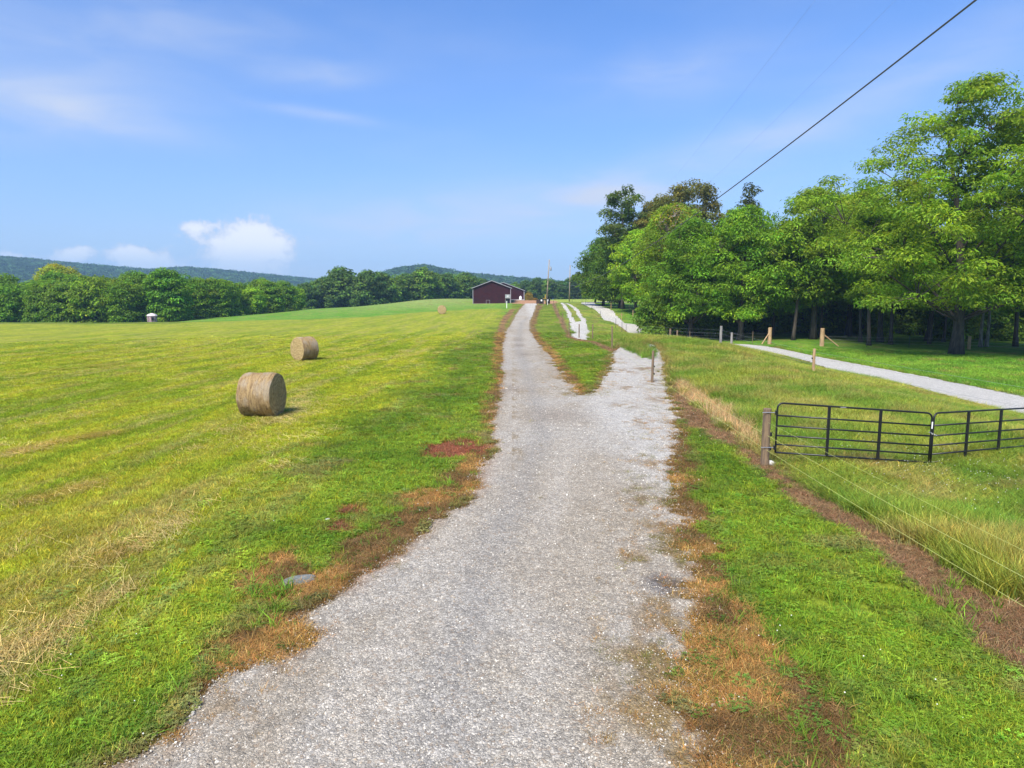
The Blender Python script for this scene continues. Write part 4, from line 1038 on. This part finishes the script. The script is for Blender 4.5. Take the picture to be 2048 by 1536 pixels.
# woods fence beyond the road
fc_ = empty('wire_fence', (28, 76, TZ(28, 76)), label='wire fence in front of the woods with braced tan log posts', cat='fence')
def rel(px, y): return (px_x(px, y), y)
wl = [rel(1265, 120), rel(1280, 108), rel(1297, 96), rel(1341, 86), rel(1355, 84), rel(1380, 82), rel(1441, 80), rel(1464, 76), rel(1506, 75), rel(1540, 73.5)]
wr = [rel(1645, 71), rel(1735, 70), rel(1820, 69), rel(1940, 68), rel(2090, 66)]
kinds = [('w', 1.3, .05), ('w', 1.3, .05), ('l', 1.3, .06), ('w', 1.35, .13), ('w', 1.25, .1), ('t', 1.3, 0), ('g', 1.0, .07), ('g', 1.25, .13), ('t', 1.35, 0), ('b', 1.75, .2)]
for i, ((x, y), (k, h, r_)) in enumerate(zip(wl, kinds)):
    if k == 't': tpost(fc_, x, y, h, MPOST)
    else: wood_post(fc_, x, y, h, r_, {'w': MPOST, 'l': MPOSTL, 'g': MPOSTG, 'b': MPOSTL}[k], seed=i, lean=(-.25, 0) if k == 'l' else (0, 0))
wood_post(fc_, *wr[0], 1.85, .22, MPOSTL, seed=3); wood_post(fc_, *wr[3], 1.3, .15, MPOSTL, seed=5); tpost(fc_, *wr[1], 1.3); tpost(fc_, *wr[2], 1.3); wood_post(fc_, *wr[4], 1.3, .12)
def brace(a, dx):
    z = TZ(*a); on(fc_, MB().tube([(a[0] + dx * .12, a[1] - .05, z + 1.15), (a[0] + dx, a[1] - .35, TZ(a[0] + dx, a[1] - .35))], [.06, .065], 10).build('brace', MPOSTL))
brace(wl[-1], -.95); brace(wr[0], 1.6)
strand(fc_, wl, (.4, .75, 1.1), MSTEEL, .0025, .04); strand(fc_, wr, (.4, .7, 1.0), MSTEEL, .004, .04)
fd_ = empty('wire_fence', (27, 140, TZ(27, 140)), label='short run of thin tan fence posts on the slope below the bright round tree', cat='fence')
for i, q in enumerate(((1243, 640), (1258, 622), (1232, 612), (1222, 618), (1266, 634))):
    a = at(*q)[:2]; wood_post(fd_, a[0], a[1], 1.2, .045, MPOSTL, seed=i)

# ------------------------------------------------------------------ gates
MGATE = mat('black_powder_coat', (.010, .010, .012), .38, spec=.5)
MZINC = mat('zinc_bolt', (.6, .6, .62), .35, metal=.9)
rails = [0, .305, .56, .80, 1.02, 1.22]     # measured down from the top rail
def gate(A, B, label, ups):
    """a tube gate from the bottom of end A to the bottom of end B"""
    A, B = Vector(A), Vector(B); d = B - A; L = d.length
    g = empty('metal_gate', A, label=label, cat='gate')
    ex = d.normalized(); ez = Vector((0, 0, 1)); H = 1.22; rc = .13; r = .022
    P = lambda s, h: ex * s + ez * h
    arc = [P(0, 0), P(0, .5), P(0, H - rc)] + [P(rc - rc * math.cos(a), H - rc + rc * math.sin(a)) for a in (R(22), R(45), R(68))] + [P(rc, H), P(L / 2, H), P(L - rc, H)] + \
          [P(L - rc + rc * math.sin(a), H - rc + rc * math.cos(a)) for a in (R(22), R(45), R(68))] + [P(L, H - rc), P(L, .5), P(L, 0)]
    MB().tube(arc, r, 12).build('frame', MGATE, g, smooth=True)
    for dn in rails[1:]:
        MB().tube([P(.0, H - dn), P(L, H - dn)], r * .92 if dn < 1.2 else r, 12).build('rail', MGATE, g, smooth=True)
    M_ = Matrix.Rotation(math.atan2(ex.y, ex.x), 4, 'Z')
    for u in ups:
        MB().box(None, (.06, .052, H - .0), M=Matrix.Translation(P(L * u, H / 2)) @ M_).build('upright', MGATE, g, bevel=.006)
    return g, P, L, ex
gA = Vector((gpx + .2, gpy - .12, gpz + .37))
jx, jy, jz = at(1856, 930); jn = Vector(pix_dir(1857, 923)); 
def on_ray(px, py, dist_y): d = pix_dir(px, py); t = dist_y / d[1]; return Vector((d[0] * t, dist_y, CAM_Z + d[2] * t))
gB = on_ray(1857, 925, gA.y + .05); 
gd = (gB - gA); gd2 = gd.normalized() * 3.66
k1 = gA + gd.normalized() * gd.length
g1, P_, L_, ex1 = gate(gA, k1, 'left leaf of the black tube gate, hinged to the wooden post', (1 / 3, 2 / 3))
gC = on_ray(2044, 907, gA.y + 1.45); gdir = (gC - gB).normalized()
g2, P2_, L2_, ex2 = gate(k1 + gdir * .07, k1 + gdir * (.07 + gd.length), 'right leaf of the black tube gate, angled back to the right edge', (.335, .67))
for h in (.12, .98):
    hb_ = MB().tube([(-.35, .02, h), (-.0, .0, h)], .008, 8); hb_.build('hinge_bolt', MZINC, g1); MB().tube([(-.02, 0, h - .05), (-.02, 0, h + .05)], .035, 10).build('hinge_loop', MGATE, g1)
ch = MB()
for i in range(11):
    a = i / 10 * 2 * math.pi; c = Vector((.035 + .085 * math.cos(a), -.03 + .05 * math.sin(a), .72 - .04 * math.cos(a)))
    t = Vector((-math.sin(a) * .085, .05 * math.cos(a), 0)).normalized(); s_ = t.orthogonal().normalized()
    ch.tube([c + t * .022 * math.cos(b) + s_ * .012 * math.sin(b) for b in np.linspace(0, 2 * math.pi, 9)], .004, 5, False)
co_ = ch.build('gate_chain', MZINC); co_.location = k1; tag(co_, 'steel chain looped around the meeting ends of the gate leaves', 'chain')
tagm = MB().box(None, (.03, .006, .17), M=Matrix.Translation(P_(L_, .93) + Vector((.0, -.027, 0))))
tagm.build('white_tag', MWHITE, g1)
for s in (.42,): MB().box(None, (.14, .004, .02), M=Matrix.Translation(P_(L_ * s, 1.22) + Vector((0, -.0225, .0))) @ Matrix.Rotation(math.atan2(ex1.y, ex1.x), 4, 'Z')).build('sticker', MTRIM, g1)
rk = MB(); 
bmr = bmesh.new(); bmesh.ops.create_icosphere(bmr, subdivisions=2, radius=.1)
for v in bmr.verts: v.co = Vector((v.co.x * 1.3, v.co.y * .8, v.co.z * .8)) * (1 + .25 * (vnoise(np.array([v.co.x * 18]), np.array([v.co.z * 18 + v.co.y * 9]), 3)[0] - .5))
rm = bpy.data.meshes.new('stone'); bmr.to_mesh(rm); bmr.free()
ro = link('stone', rm, mat('pale_stone', (.6, .57, .52), .9, noise=.3)); ro.location = (gpx + .2, gpy + .05, gpz + .04); ro.rotation_euler = (.3, .5, .2)
tag(ro, 'pale angular stone at the foot of the wooden gate post', 'stone')
def flat_rock(px, py, s, m_, nm, lb, cat, rz, th=.3):
    x, y, z = at(px, py); bm = bmesh.new(); bmesh.ops.create_icosphere(bm, subdivisions=3, radius=1)
    for v in bm.verts:
        c = v.co; k = 1 + .22 * (vnoise(np.array([c.x * 2.3 + px]), np.array([c.y * 2.3 + c.z]), 4)[0] - .5)
        v.co = Vector((c.x * s[0] * k, c.y * s[1] * k, max(-.2, min(.55, c.z)) * s[2]))
    me = bpy.data.meshes.new(nm); bm.to_mesh(me); bm.free(); o = link(nm, me, m_); o.location = (x, y, z + .012); o.rotation_euler = (.05, -.03, rz)
    return tag(o, lb, cat)
flat_rock(598, 1163, (.24, .15, .07), mat('grey_slate', (.20, .215, .20), .55, noise=.35, nscale=9, bump=.3), 'flat_stone', 'flat grey slab lying in the grass left of the driveway', 'stone', .3)
flat_rock(655, 1043, (.06, .05, .07), mat('white_stone', (.6, .58, .55), .9), 'stone', 'small white stone in the grass near the red soil spots', 'stone', 1)

# ------------------------------------------------------------------ grass, straw and stones
def tuft(seed, n, h, spread, w_, lean=.5, hv=.4, name='grass_tuft', base_dark=1.0, lie=0):
    rng = np.random.default_rng(seed)
    a = rng.uniform(0, 6.283, n); r = spread * np.sqrt(rng.uniform(0, 1, n)); b = np.c_[r * np.cos(a), r * np.sin(a), np.full(n, -.01)]
    az_ = rng.uniform(0, 6.283, n); d = np.c_[np.cos(az_), np.sin(az_), np.zeros(n)]; hh = h * (1 + hv * rng.uniform(-1, 1, n)); le = lean * rng.uniform(.3, 1.3, n)
    sd = np.c_[-np.sin(az_ + rng.normal(size=n) * .6), np.cos(az_), np.zeros(n)]
    V = []
    for t, ww in ((0, 1.), (.5, .85), (1., .12)):
        c = b + d * (hh * le * t * t)[:, None]; c[:, 2] += hh * t * (1 - .25 * le * t) * (1 - lie) + lie * .02
        V += [c - sd * w_ * ww * .5, c + sd * w_ * ww * .5]
    V = np.stack(V, 1).reshape(-1, 3); k = np.arange(n)[:, None] * 6
    F = np.concatenate([k + np.array([[0, 1, 3, 2]]), k + np.array([[2, 3, 5, 4]])])
    me = np_mesh(name, V, F); s = np.exp(rng.normal(size=n) * .28); sc = np.stack([s * np.exp(rng.normal(size=n) * .12), s, s], 1)
    set_col(me, 'shade', np.clip(np.repeat(sc, 6, axis=0), .3, 2.2)); me.materials.append(MI); return me
def clover(seed, n, r0, sz, hgt, name='clover_patch'):
    rng = np.random.default_rng(seed); V = []; F = []; Cc = []
    a = rng.uniform(0, 6.283, n); r = r0 * np.sqrt(rng.uniform(0, 1, n)); z = hgt * rng.uniform(.5, 1.1, n)
    for i in range(n):
        c = np.array([r[i] * np.cos(a[i]), r[i] * np.sin(a[i]), z[i]]); s = np.exp(rng.normal() * .2)
        for k in range(3):
            t = rng.uniform(0, .4) + k * 2.094; d = np.array([np.cos(t), np.sin(t), .15]); e = np.array([-np.sin(t), np.cos(t), 0]); q = len(V)
            V += [c, c + d * sz * .6 + e * sz * .42, c + d * sz, c + d * sz * .6 - e * sz * .42]; F.append((q, q + 1, q + 2, q + 3)); Cc += [(s * .8, s, s)] * 4
    me = np_mesh(name, np.array(V), np.array(F)); set_col(me, 'shade', np.array(Cc)); me.materials.append(MI); return me
def straw(seed, n, L, spread, name='straw'):
    rng = np.random.default_rng(seed); V = []; F = []; Cc = []
    for i in range(n):
        a = rng.normal() * .55; p = np.array([rng.normal() * spread, rng.normal() * spread, rng.uniform(.0, .035)]); l = L * rng.uniform(.5, 1.4)
        bend_ = rng.normal() * .05; q0 = len(V); w_ = .0019
        for t in (0, .5, 1):
            ang = a + bend_ * t * 2; c = p + np.array([np.sin(ang), np.cos(ang), 0]) * l * (t - .5) + np.array([0, 0, .008 * math.sin(math.pi * t)])
            e = np.array([np.cos(ang), -np.sin(ang), .4]) * w_; V += [c - e, c + e]
        F += [(q0, q0 + 1, q0 + 3, q0 + 2), (q0 + 2, q0 + 3, q0 + 5, q0 + 4)]; s = np.exp(rng.normal() * .3); Cc += [(s, s, s)] * 6
    me = np_mesh(name, np.array(V), np.array(F)); set_col(me, 'shade', np.clip(Cc, .3, 2)); me.materials.append(MI); return me
def pebble(seed):
    rng = np.random.default_rng(seed); bm = bmesh.new(); bmesh.ops.create_icosphere(bm, subdivisions=1, radius=1)
    s = rng.uniform(.6, 1.1, 3)
    for v in bm.verts: v.co = Vector([v.co[i] * s[i] * rng.uniform(.75, 1.15) for i in range(3)])
    me = bpy.data.meshes.new('pebble'); bm.to_mesh(me); bm.free(); set_col(me, 'shade', np.ones((len(me.vertices), 3))); me.materials.append(MST); return me
def flower(seed):
    bm = bmesh.new(); bmesh.ops.create_icosphere(bm, subdivisions=1, radius=.008, matrix=Matrix.Translation((0, 0, .1)))
    me = bpy.data.meshes.new('flower_head'); bm.to_mesh(me); bm.free(); set_col(me, 'shade', np.ones((len(me.vertices), 3))); me.materials.append(MST); return me

def samples(n, r0, r1, seed, k=1.0, a=46):
    """ground spots ahead of the camera, thinning with distance"""
    rng = np.random.default_rng(seed); u = rng.uniform(0, 1, n)
    e = 2 - k
    r = (r0 ** e + u * (r1 ** e - r0 ** e)) ** (1 / e) if abs(e) > 1e-6 else r0 * (r1 / r0) ** u
    t = R(a) * rng.uniform(-1, 1, n)
    return r * np.sin(t), r * np.cos(t), r, rng
def bank(x, y):
    z = tz(x, y); return z
def place(name, x, y, r, rng, src, label, cat, tint, smin=.75, smax=1.25, grow=0., tall=0., lift=0, tilt=.12, rz=None):
    n = len(x); s = rng.uniform(smin, smax, n); g = np.maximum(1, r / 10) ** grow; gt = np.maximum(1, r / 10) ** tall
    rot = np.c_[rng.normal(size=(n, 2)) * tilt, rng.uniform(0, 6.283, n) if rz is None else rz]
    scatter(name, np.c_[x, y, bank(x, y) + lift], rot, np.c_[s * g, s * g, s * gt], np.clip(tint, .003, 1), rng.integers(0, len(src), n), src, label, cat)

def jit(rng, c, v=.18, h=.08):
    n = len(c); return c * np.exp(rng.normal(size=n) * v)[:, None] * np.concatenate([np.exp(rng.normal(size=(n, 1)) * h), np.ones((n, 1)), np.exp(rng.normal(size=(n, 1)) * h)], 1)

TL = [tuft(i, 26, .085, .11, .0075, .8) for i in range(4)] + [clover(i, 26, .11, .022, .05) for i in range(2)]
TM = [tuft(20 + i, 24, .07, .13, .0065, 1.1) for i in range(4)]
TT = [tuft(40 + i, 22, .42, .16, .009, .55, .45, 'tall_grass_tuft') for i in range(4)]
TB = [tuft(60 + i, 12, .17, .07, .012, .9, .5, 'broad_blade_tuft') for i in range(3)]
TD = [tuft(80 + i, 22, .07, .13, .006, 1.5, .5, 'dead_tuft') for i in range(3)]
TS = [straw(100 + i, 17, .40, .18) for i in range(4)]

# one big draw of spots, sorted into kinds of cover
x, y, r, rng = samples(260000, 4.6, 75, 11, 1.25)
m = prep(x, y); fx = fence_x(y)
off = (m['drive'] < -.02) & (m['road'] < -.1) & (m['track'] < 0)
gc = ground_colour(x, y, m)
bare = (m['strip'] > .05) | (m['brown'] > -.1) | (m['tan'] > .05) | (m['red'] > -.02) | (m['yard'] > -.3)
left_side = x < fx
mown_f = sstep(-2.0, 1.8, m['mown']) > rng.uniform(0, 1, len(x))
hay_l = seg_dist(ground_pts([(0, 1325), (110, 1250), (260, 1175)]), x, y, False)
dens = vnoise(x * 1.7, y * 1.7, 301)
thin_ = rng.uniform(0, 1, len(x)) < sstep(85, 40, r)
some = rng.uniform(0, 1, len(x))
k = off & (~bare | ((m['strip'] < 0) & (m['tan'] < 0) & (some < .06))) & left_side & ~mown_f & (dens > .12) & thin_
c_ = jit(rng, gc * 1.45, .24, .12)
thin_ = rng.uniform(0, 1, len(x)) < sstep(85, 40, r)
def sel(k): return x[k], y[k], r[k], rng
c_ = np.where((bare & (some < .06))[:, None], jit(rng, np.tile(C(.15, .21, .03), (len(x), 1)), .3), c_)
lawn_pick = sel(k)
place('lawn_grass', *lawn_pick, TL, 'short green lawn grass and clover beside the driveway', 'grass', c_[k], grow=.35, tall=.12)
k = off & ~bare & left_side & mown_f & thin_
place('mown_grass', *sel(k), TM, 'short yellow-green stubble of the mown hayfield', 'grass', c_[k], grow=.35, tall=.05)
# tall pasture grass right of the fence
rd_ = np.interp(y, ROADP[:-14, 1], ROADP[:-14, 0])
pas = off & (x > fx + .15) & (m['strip'] < -.05) & (m['tan'] < 0)
hz_ = sstep(.1, 1.2, x - fx)
k = pas & (x < rd_ - 3.2)
gate_near = np.exp(-((x - 9) / 6) ** 2 - ((y - 15.5) / 3.0) ** 2)
tall_s = (1 - .5 * gate_near) * .72 * (.45 + .9 * fbm(x * .5, y * .5, 3, 310)) * (.2 + .8 * sstep(3.2, 10, rd_ - x)) * (.55 + .45 * hz_)
sx = rng.uniform(.8, 1.2, len(x)) * np.maximum(1, r / 10) ** .25
orange_ = np.exp(-((x - (fx + 1.7)) / 1.2) ** 2) * sstep(15, 11, y) * sstep(.35, .6, fbm(x * .8, y * .8, 3, 361))
tall_s = tall_s * (1 + .5 * np.exp(-((x - (fx + 1.2)) / 1.3) ** 2) * sstep(15, 12, y))
cp_ = jit(rng, mixc(gc * 1.5, C(.38, .31, .10), (vnoise(x * .9, y * .9, 311) > .66) * .4), .22, .12)
cp_ = mixc(cp_, jit(rng, np.tile(C(.50, .31, .07), (len(x), 1)), .2), orange_ * .14)
scatter('tall_grass', np.c_[x, y, tz(x, y)][k], np.c_[rng.normal(size=(len(x), 2)) * .12, rng.uniform(0, 6.28, len(x))][k], np.c_[sx, sx, tall_s][k], np.clip(cp_, .003, 1)[k], rng.integers(0, 4, k.sum()), TT, 'tall seeding pasture grass between the fence and the road', 'grass')
k = off & (x > rd_ + 2.3) & ~bare
place('verge_grass', *sel(k), TL[:4], 'green grass lawn between the road and the woods', 'grass', c_[k], grow=.4, tall=.35)
x5, y5, r5, rng5 = samples(30000, 15, 36, 19, 1.0, 24); k = (seg_dist(TAN, x5, y5) + (vnoise(x5 * 2, y5 * 2, 370) - .5) * .7 > 0) & (rng5.uniform(0, 1, len(x5)) < .6)
place('tan_grass', x5[k], y5[k], r5[k], rng5, TT, 'dried tan grass fringe between the bare strip and the pasture', 'dead grass', jit(rng5, np.tile(C(.56, .40, .20), (k.sum(), 1)), .18), .35, .8)
x6, y6, r6, rng6 = samples(26000, 5, 60, 20, 1.2); k = (prep(x6, y6)['strip'] > 0) & (rng6.uniform(0, 1, len(x6)) < .10)
place('strip_weeds', x6[k], y6[k], r6[k], rng6, TL, 'sparse green weeds sprouting on the bare strip', 'weeds', jit(rng6, np.tile(C(.14, .22, .05), (k.sum(), 1)), .25), .5, 1.2)
# dead grass at the driveway edges and the sprayed strip
k = (m['track'] < 0) & ((bare & ((m['red'] < -.02) | (some < .5))) | ((m['drive'] < .12) & (m['drive'] > -.3) & (dens > .35))) & (m['drive'] < .05) & (m['road'] < -.1)
dead_c = mixc(C(.40, .235, .075), C(.20, .12, .045), (vnoise(x * 1.5, y * 1.5, 320) > .5) * 1.0)
dead_c = mixc(dead_c, C(.27, .11, .06), (m['red'] > -.02) * 1.0)
dead_c = mixc(dead_c, C(.27, .165, .085), (m['strip'] > 0) * 1.0); dead_c = mixc(dead_c, C(.50, .34, .17), (m['tan'] > 0) * 1.0)
place('dead_grass', *sel(k), TD, 'brown dead grass at the driveway edges and under the fence', 'dead grass', jit(rng, dead_c, .25, .08)[k], grow=.3, tall=.1)
# sparse brown weeds growing through the gravel
x2, y2, r2, rng2 = samples(110000, 4.6, 45, 12, 1.2)
m2 = prep(x2, y2)
edge_w = sstep(1.7, .3, m2['drive']) * (x2 > .6) * sstep(.42, .54, fbm(x2 * 2.6, y2 * 1.6, 4, 64)) + .5 * sstep(.5, .0, m2['drive']) * (fbm(x2 * 3, y2 * 3, 3, 330) > .5)
edge_w = np.maximum(edge_w, litter(x2, y2) * .9 * (fbm(x2 * 3, y2 * 2, 3, 67) > .45))
edge_w = edge_w * np.where(y2 < 9.5, .45, 1.0)
k = (m2['drive'] > 0) & (edge_w > rng2.uniform(0, 1, len(x2)))
wc = jit(rng2, mixc(C(.36, .21, .065), C(.19, .17, .04), (vnoise(x2 * 1.1, y2 * 1.1, 331) > .6) * 1.0), .3, .1)
place('gravel_weeds', x2[k], y2[k], r2[k], rng2, TD, 'brown weeds growing through the gravel edges', 'weeds', wc[k], .3, .75, grow=.2, lift=.015)
cx1, cy1, cr1, crg = samples(9000, 38, 62, 18, 1.0, 18)
ck = (seg_dist(CLUMP, cx1, cy1) > -.4)
place('pad_grass_clump', cx1[ck], cy1[ck], cr1[ck], crg, TT, 'green grass clump growing in the white gravel pad behind the post', 'grass', jit(crg, np.tile(C(.13, .23, .025), (ck.sum(), 1)), .25), .5, 1.0, grow=.2)
# taller bright broad-bladed tufts
spots = [(540, 1195, 40, .5), (1560, 1310, 14, .6), (1900, 1180, 14, .7), (1760, 1400, 16, .8), (250, 1450, 16, .9), (540, 1230, 20, .4), (870, 975, 26, .5), (850, 930, 30, .7), (1600, 930, 60, .8), (1680, 960, 20, .6),
         (1920, 1230, 14, .6), (1480, 1160, 12, .5), (1290, 705, 46, 1.2), (1350, 755, 20, .8), (1262, 690, 20, .7), (1700, 1230, 10, .8), (330, 1380, 10, .5), (1620, 1500, 10, .5), (700, 960, 14, .8), (1650, 1180, 14, .8), (1210, 705, 10, .8)]
bx_, by_ = [], []
rg = np.random.default_rng(77)
for px, py, n, sp_ in spots:
    gx0, gy0 = ground_pts([(px, py)])[0]; bx_ += list(gx0 + rg.normal(size=n) * sp_ * .45); by_ += list(gy0 + rg.normal(size=n) * sp_ * .5)
bx_, by_ = np.array(bx_), np.array(by_)
kb = prep(bx_, by_)['drive'] < -.1; bx_, by_ = bx_[kb], by_[kb]
place('broad_grass_tufts', bx_, by_, np.hypot(bx_, by_), rg, TB, 'bright broad-bladed grass tufts standing out of the lawn', 'grass', jit(rg, np.tile(C(.16, .28, .025), (len(bx_), 1)), .2), .6, 1.2, tilt=.25)
# loose straw left in rows
rows = [((0, 1325), (110, 1250), (265, 1172), .13, 120), ((180, 1135), (290, 1095), (350, 1045), .13, 80), ((0, 917), (110, 887), (235, 866), .12, 150), ((30, 1012), (110, 992), (190, 968), .12, 80), ((555, 850), (590, 820), (622, 785), .2, 70), ((440, 870), (500, 850), (540, 840), .25, 50),
        ((0, 1420), (60, 1330), (150, 1260), .2, 26), ((700, 745), (760, 720), (820, 700), .2, 50), ((100, 1165), (240, 1100), (330, 1010), .25, 18), ((0, 760), (120, 740), (250, 728), .2, 60), ((0, 1120), (90, 1080), (200, 1050), .25, 22), ((250, 935), (420, 890), (540, 860), .3, 30)]
hx_, hy_, hr_ = [], [], []
for a, b, c, wd, n in rows:
    q = np.array(ground_pts([a, b, c])); t = rg.uniform(0, 2, n); i = np.minimum(t.astype(int), 1); f = (t - i)[:, None]
    p = q[i] * (1 - f) + q[i + 1] * f; p += rg.normal(size=p.shape) * wd; d = q[i + 1] - q[i]
    hx_ += list(p[:, 0]); hy_ += list(p[:, 1]); hr_ += list(np.arctan2(d[:, 1], d[:, 0]) - math.pi / 2 + rg.normal(size=n) * .25)
hx_, hy_, hr_ = map(np.array, (hx_, hy_, hr_))
kx, ky, kr, krg = samples(5000, 8, 60, 15, 1.0, 44)
mk_ = (prep(kx, ky)['mown'] > .5) & (fbm(kx * 1.1 - ky * .06, ky * .15, 3, 350) > .62)
hx_ = np.r_[hx_, kx[mk_]]; hy_ = np.r_[hy_, ky[mk_]]; hr_ = np.r_[hr_, rg.normal(size=mk_.sum()) * .4]
place('loose_straw', hx_, hy_, np.hypot(hx_, hy_), rg, TS, 'loose tan straw lying in rows on the mown field', 'straw', jit(rg, np.tile(C(.60, .48, .20), (len(hx_), 1)), .2), .6, 1.1, grow=.3, lift=.05, tilt=.06, rz=hr_)
# straw litter on the sprayed strip
x3, y3, r3, rng3 = samples(42000, 6, 30, 16, 1.0); m3 = prep(x3, y3)
k = ((m3['strip'] > -.05) | (m3['brown'] > 0)) & (m3['drive'] < .1) & (rng3.uniform(0, 1, len(x3)) < .5 * sstep(.35, .65, fbm(x3 * 1.6, y3 * 1.6, 3, 360)))
place('litter_straw', x3[k], y3[k], r3[k], rng3, TS, 'thin dead stalks littering the bare strips', 'straw', jit(rng3, np.tile(C(.43, .28, .15), (k.sum(), 1)), .35), .2, .45, grow=.2, lift=.015, tilt=.05)
# stones lying on the gravel, denser and coarser at its right-hand edge
x4, y4, r4, rng4 = samples(110000, 4.6, 34, 17, 1.5, 44); m4 = prep(x4, y4)
k = ((m4['drive'] > -.12) & ((rng4.uniform(0, 1, len(x4)) < .75) | (m4['drive'] < .5))) | ((m4['drive'] > -.9) & (x4 > 1) & (y4 < 30) & (rng4.uniform(0, 1, len(x4)) < .22 * sstep(-.9, 0, m4['drive'])))
sp4 = ground_pts([(1400, 1395), (1445, 1412), (1505, 1528), (1425, 1385), (455, 1370), (610, 1265), (835, 1010), (660, 1130)])
for a_, b_ in sp4: k |= (np.hypot((x4 - a_) / .30, (y4 - b_) / .16) < 1.1 + .8 * (vnoise(x4 * 9, y4 * 9, 5) - .5)) & (rng4.uniform(0, 1, len(x4)) < .9)
sz_ = np.exp(rng4.normal(size=len(x4)) * .35) * .0095 * np.maximum(1, r4 / 9) ** .4
sc_ = np.c_[sz_, sz_, sz_ * .7]; gcol_s = np.tile(C(.44, .405, .35), (len(x4), 1)) * np.exp(rng4.normal(size=len(x4)) * .26)[:, None]
gcol_s = mixc(gcol_s, C(.36, .29, .21), (rng4.uniform(0, 1, len(x4)) < .12) * .9)
scatter('gravel_stones', np.c_[x4, y4, tz(x4, y4) + .022][k], rng4.uniform(0, 6.28, (len(x4), 3))[k], sc_[k], np.clip(gcol_s, .05, .85)[k], rng4.integers(0, 4, k.sum()), [pebble(i) for i in range(4)], 'loose pale crushed stones on the driveway', 'gravel')
# small white flowers in the clover and the pasture
fl = [(1580, 1290, 12, .5), (250, 1400, 8, .7), (1960, 970, 90, 1.2), (1900, 1000, 50, 1.2), (1700, 890, 60, 2.0), (820, 960, 12, 2.0), (1750, 1360, 8, .8), (1550, 900, 12, .5), (1880, 920, 50, 1.5)]
fx_, fy_, fz_ = [], [], []
for px, py, n, sp_ in fl:
    gx0, gy0 = ground_pts([(px, py)])[0]; fx_ += list(gx0 + rg.normal(size=n) * sp_); fy_ += list(gy0 + rg.normal(size=n) * sp_); fz_ += [(.16 if px > 1650 and py < 1100 else -.03)] * n
fx_, fy_, fz_ = map(np.array, (fx_, fy_, fz_)); n = len(fx_)
scatter('white_flowers', np.c_[fx_, fy_, tz(fx_, fy_) + fz_ * rg.uniform(.5, 1.3, n)], np.c_[rg.normal(size=(n, 2)) * .2, rg.uniform(0, 6, n)], np.ones((n, 3)) * rg.uniform(.7, 1.2, (n, 1)), np.tile(C(.75, .75, .62), (n, 1)), np.zeros(n, int), [flower(0)], 'tiny white flowers in the clover and tall grass', 'flowers')

# ------------------------------------------------------------------ air
hm = bpy.data.materials.new('pale_air'); hm.use_nodes = True; ht = NT(hm.node_tree); ht.n.clear()
ho = ht.node('ShaderNodeOutputMaterial')
pv = ht.node('ShaderNodeVolumePrincipled', {'Color': (.42, .68, 1.0, 1), 'Density': .00025, 'Anisotropy': .0})
ht.l.new(pv.outputs[0], ho.inputs['Volume'])
haze = MB().box((0, 400, 68), (6200, 5600, 170)).build('haze', hm); haze['kind'] = 'stuff'; haze['label'] = 'thin pale air over the fields and hills'
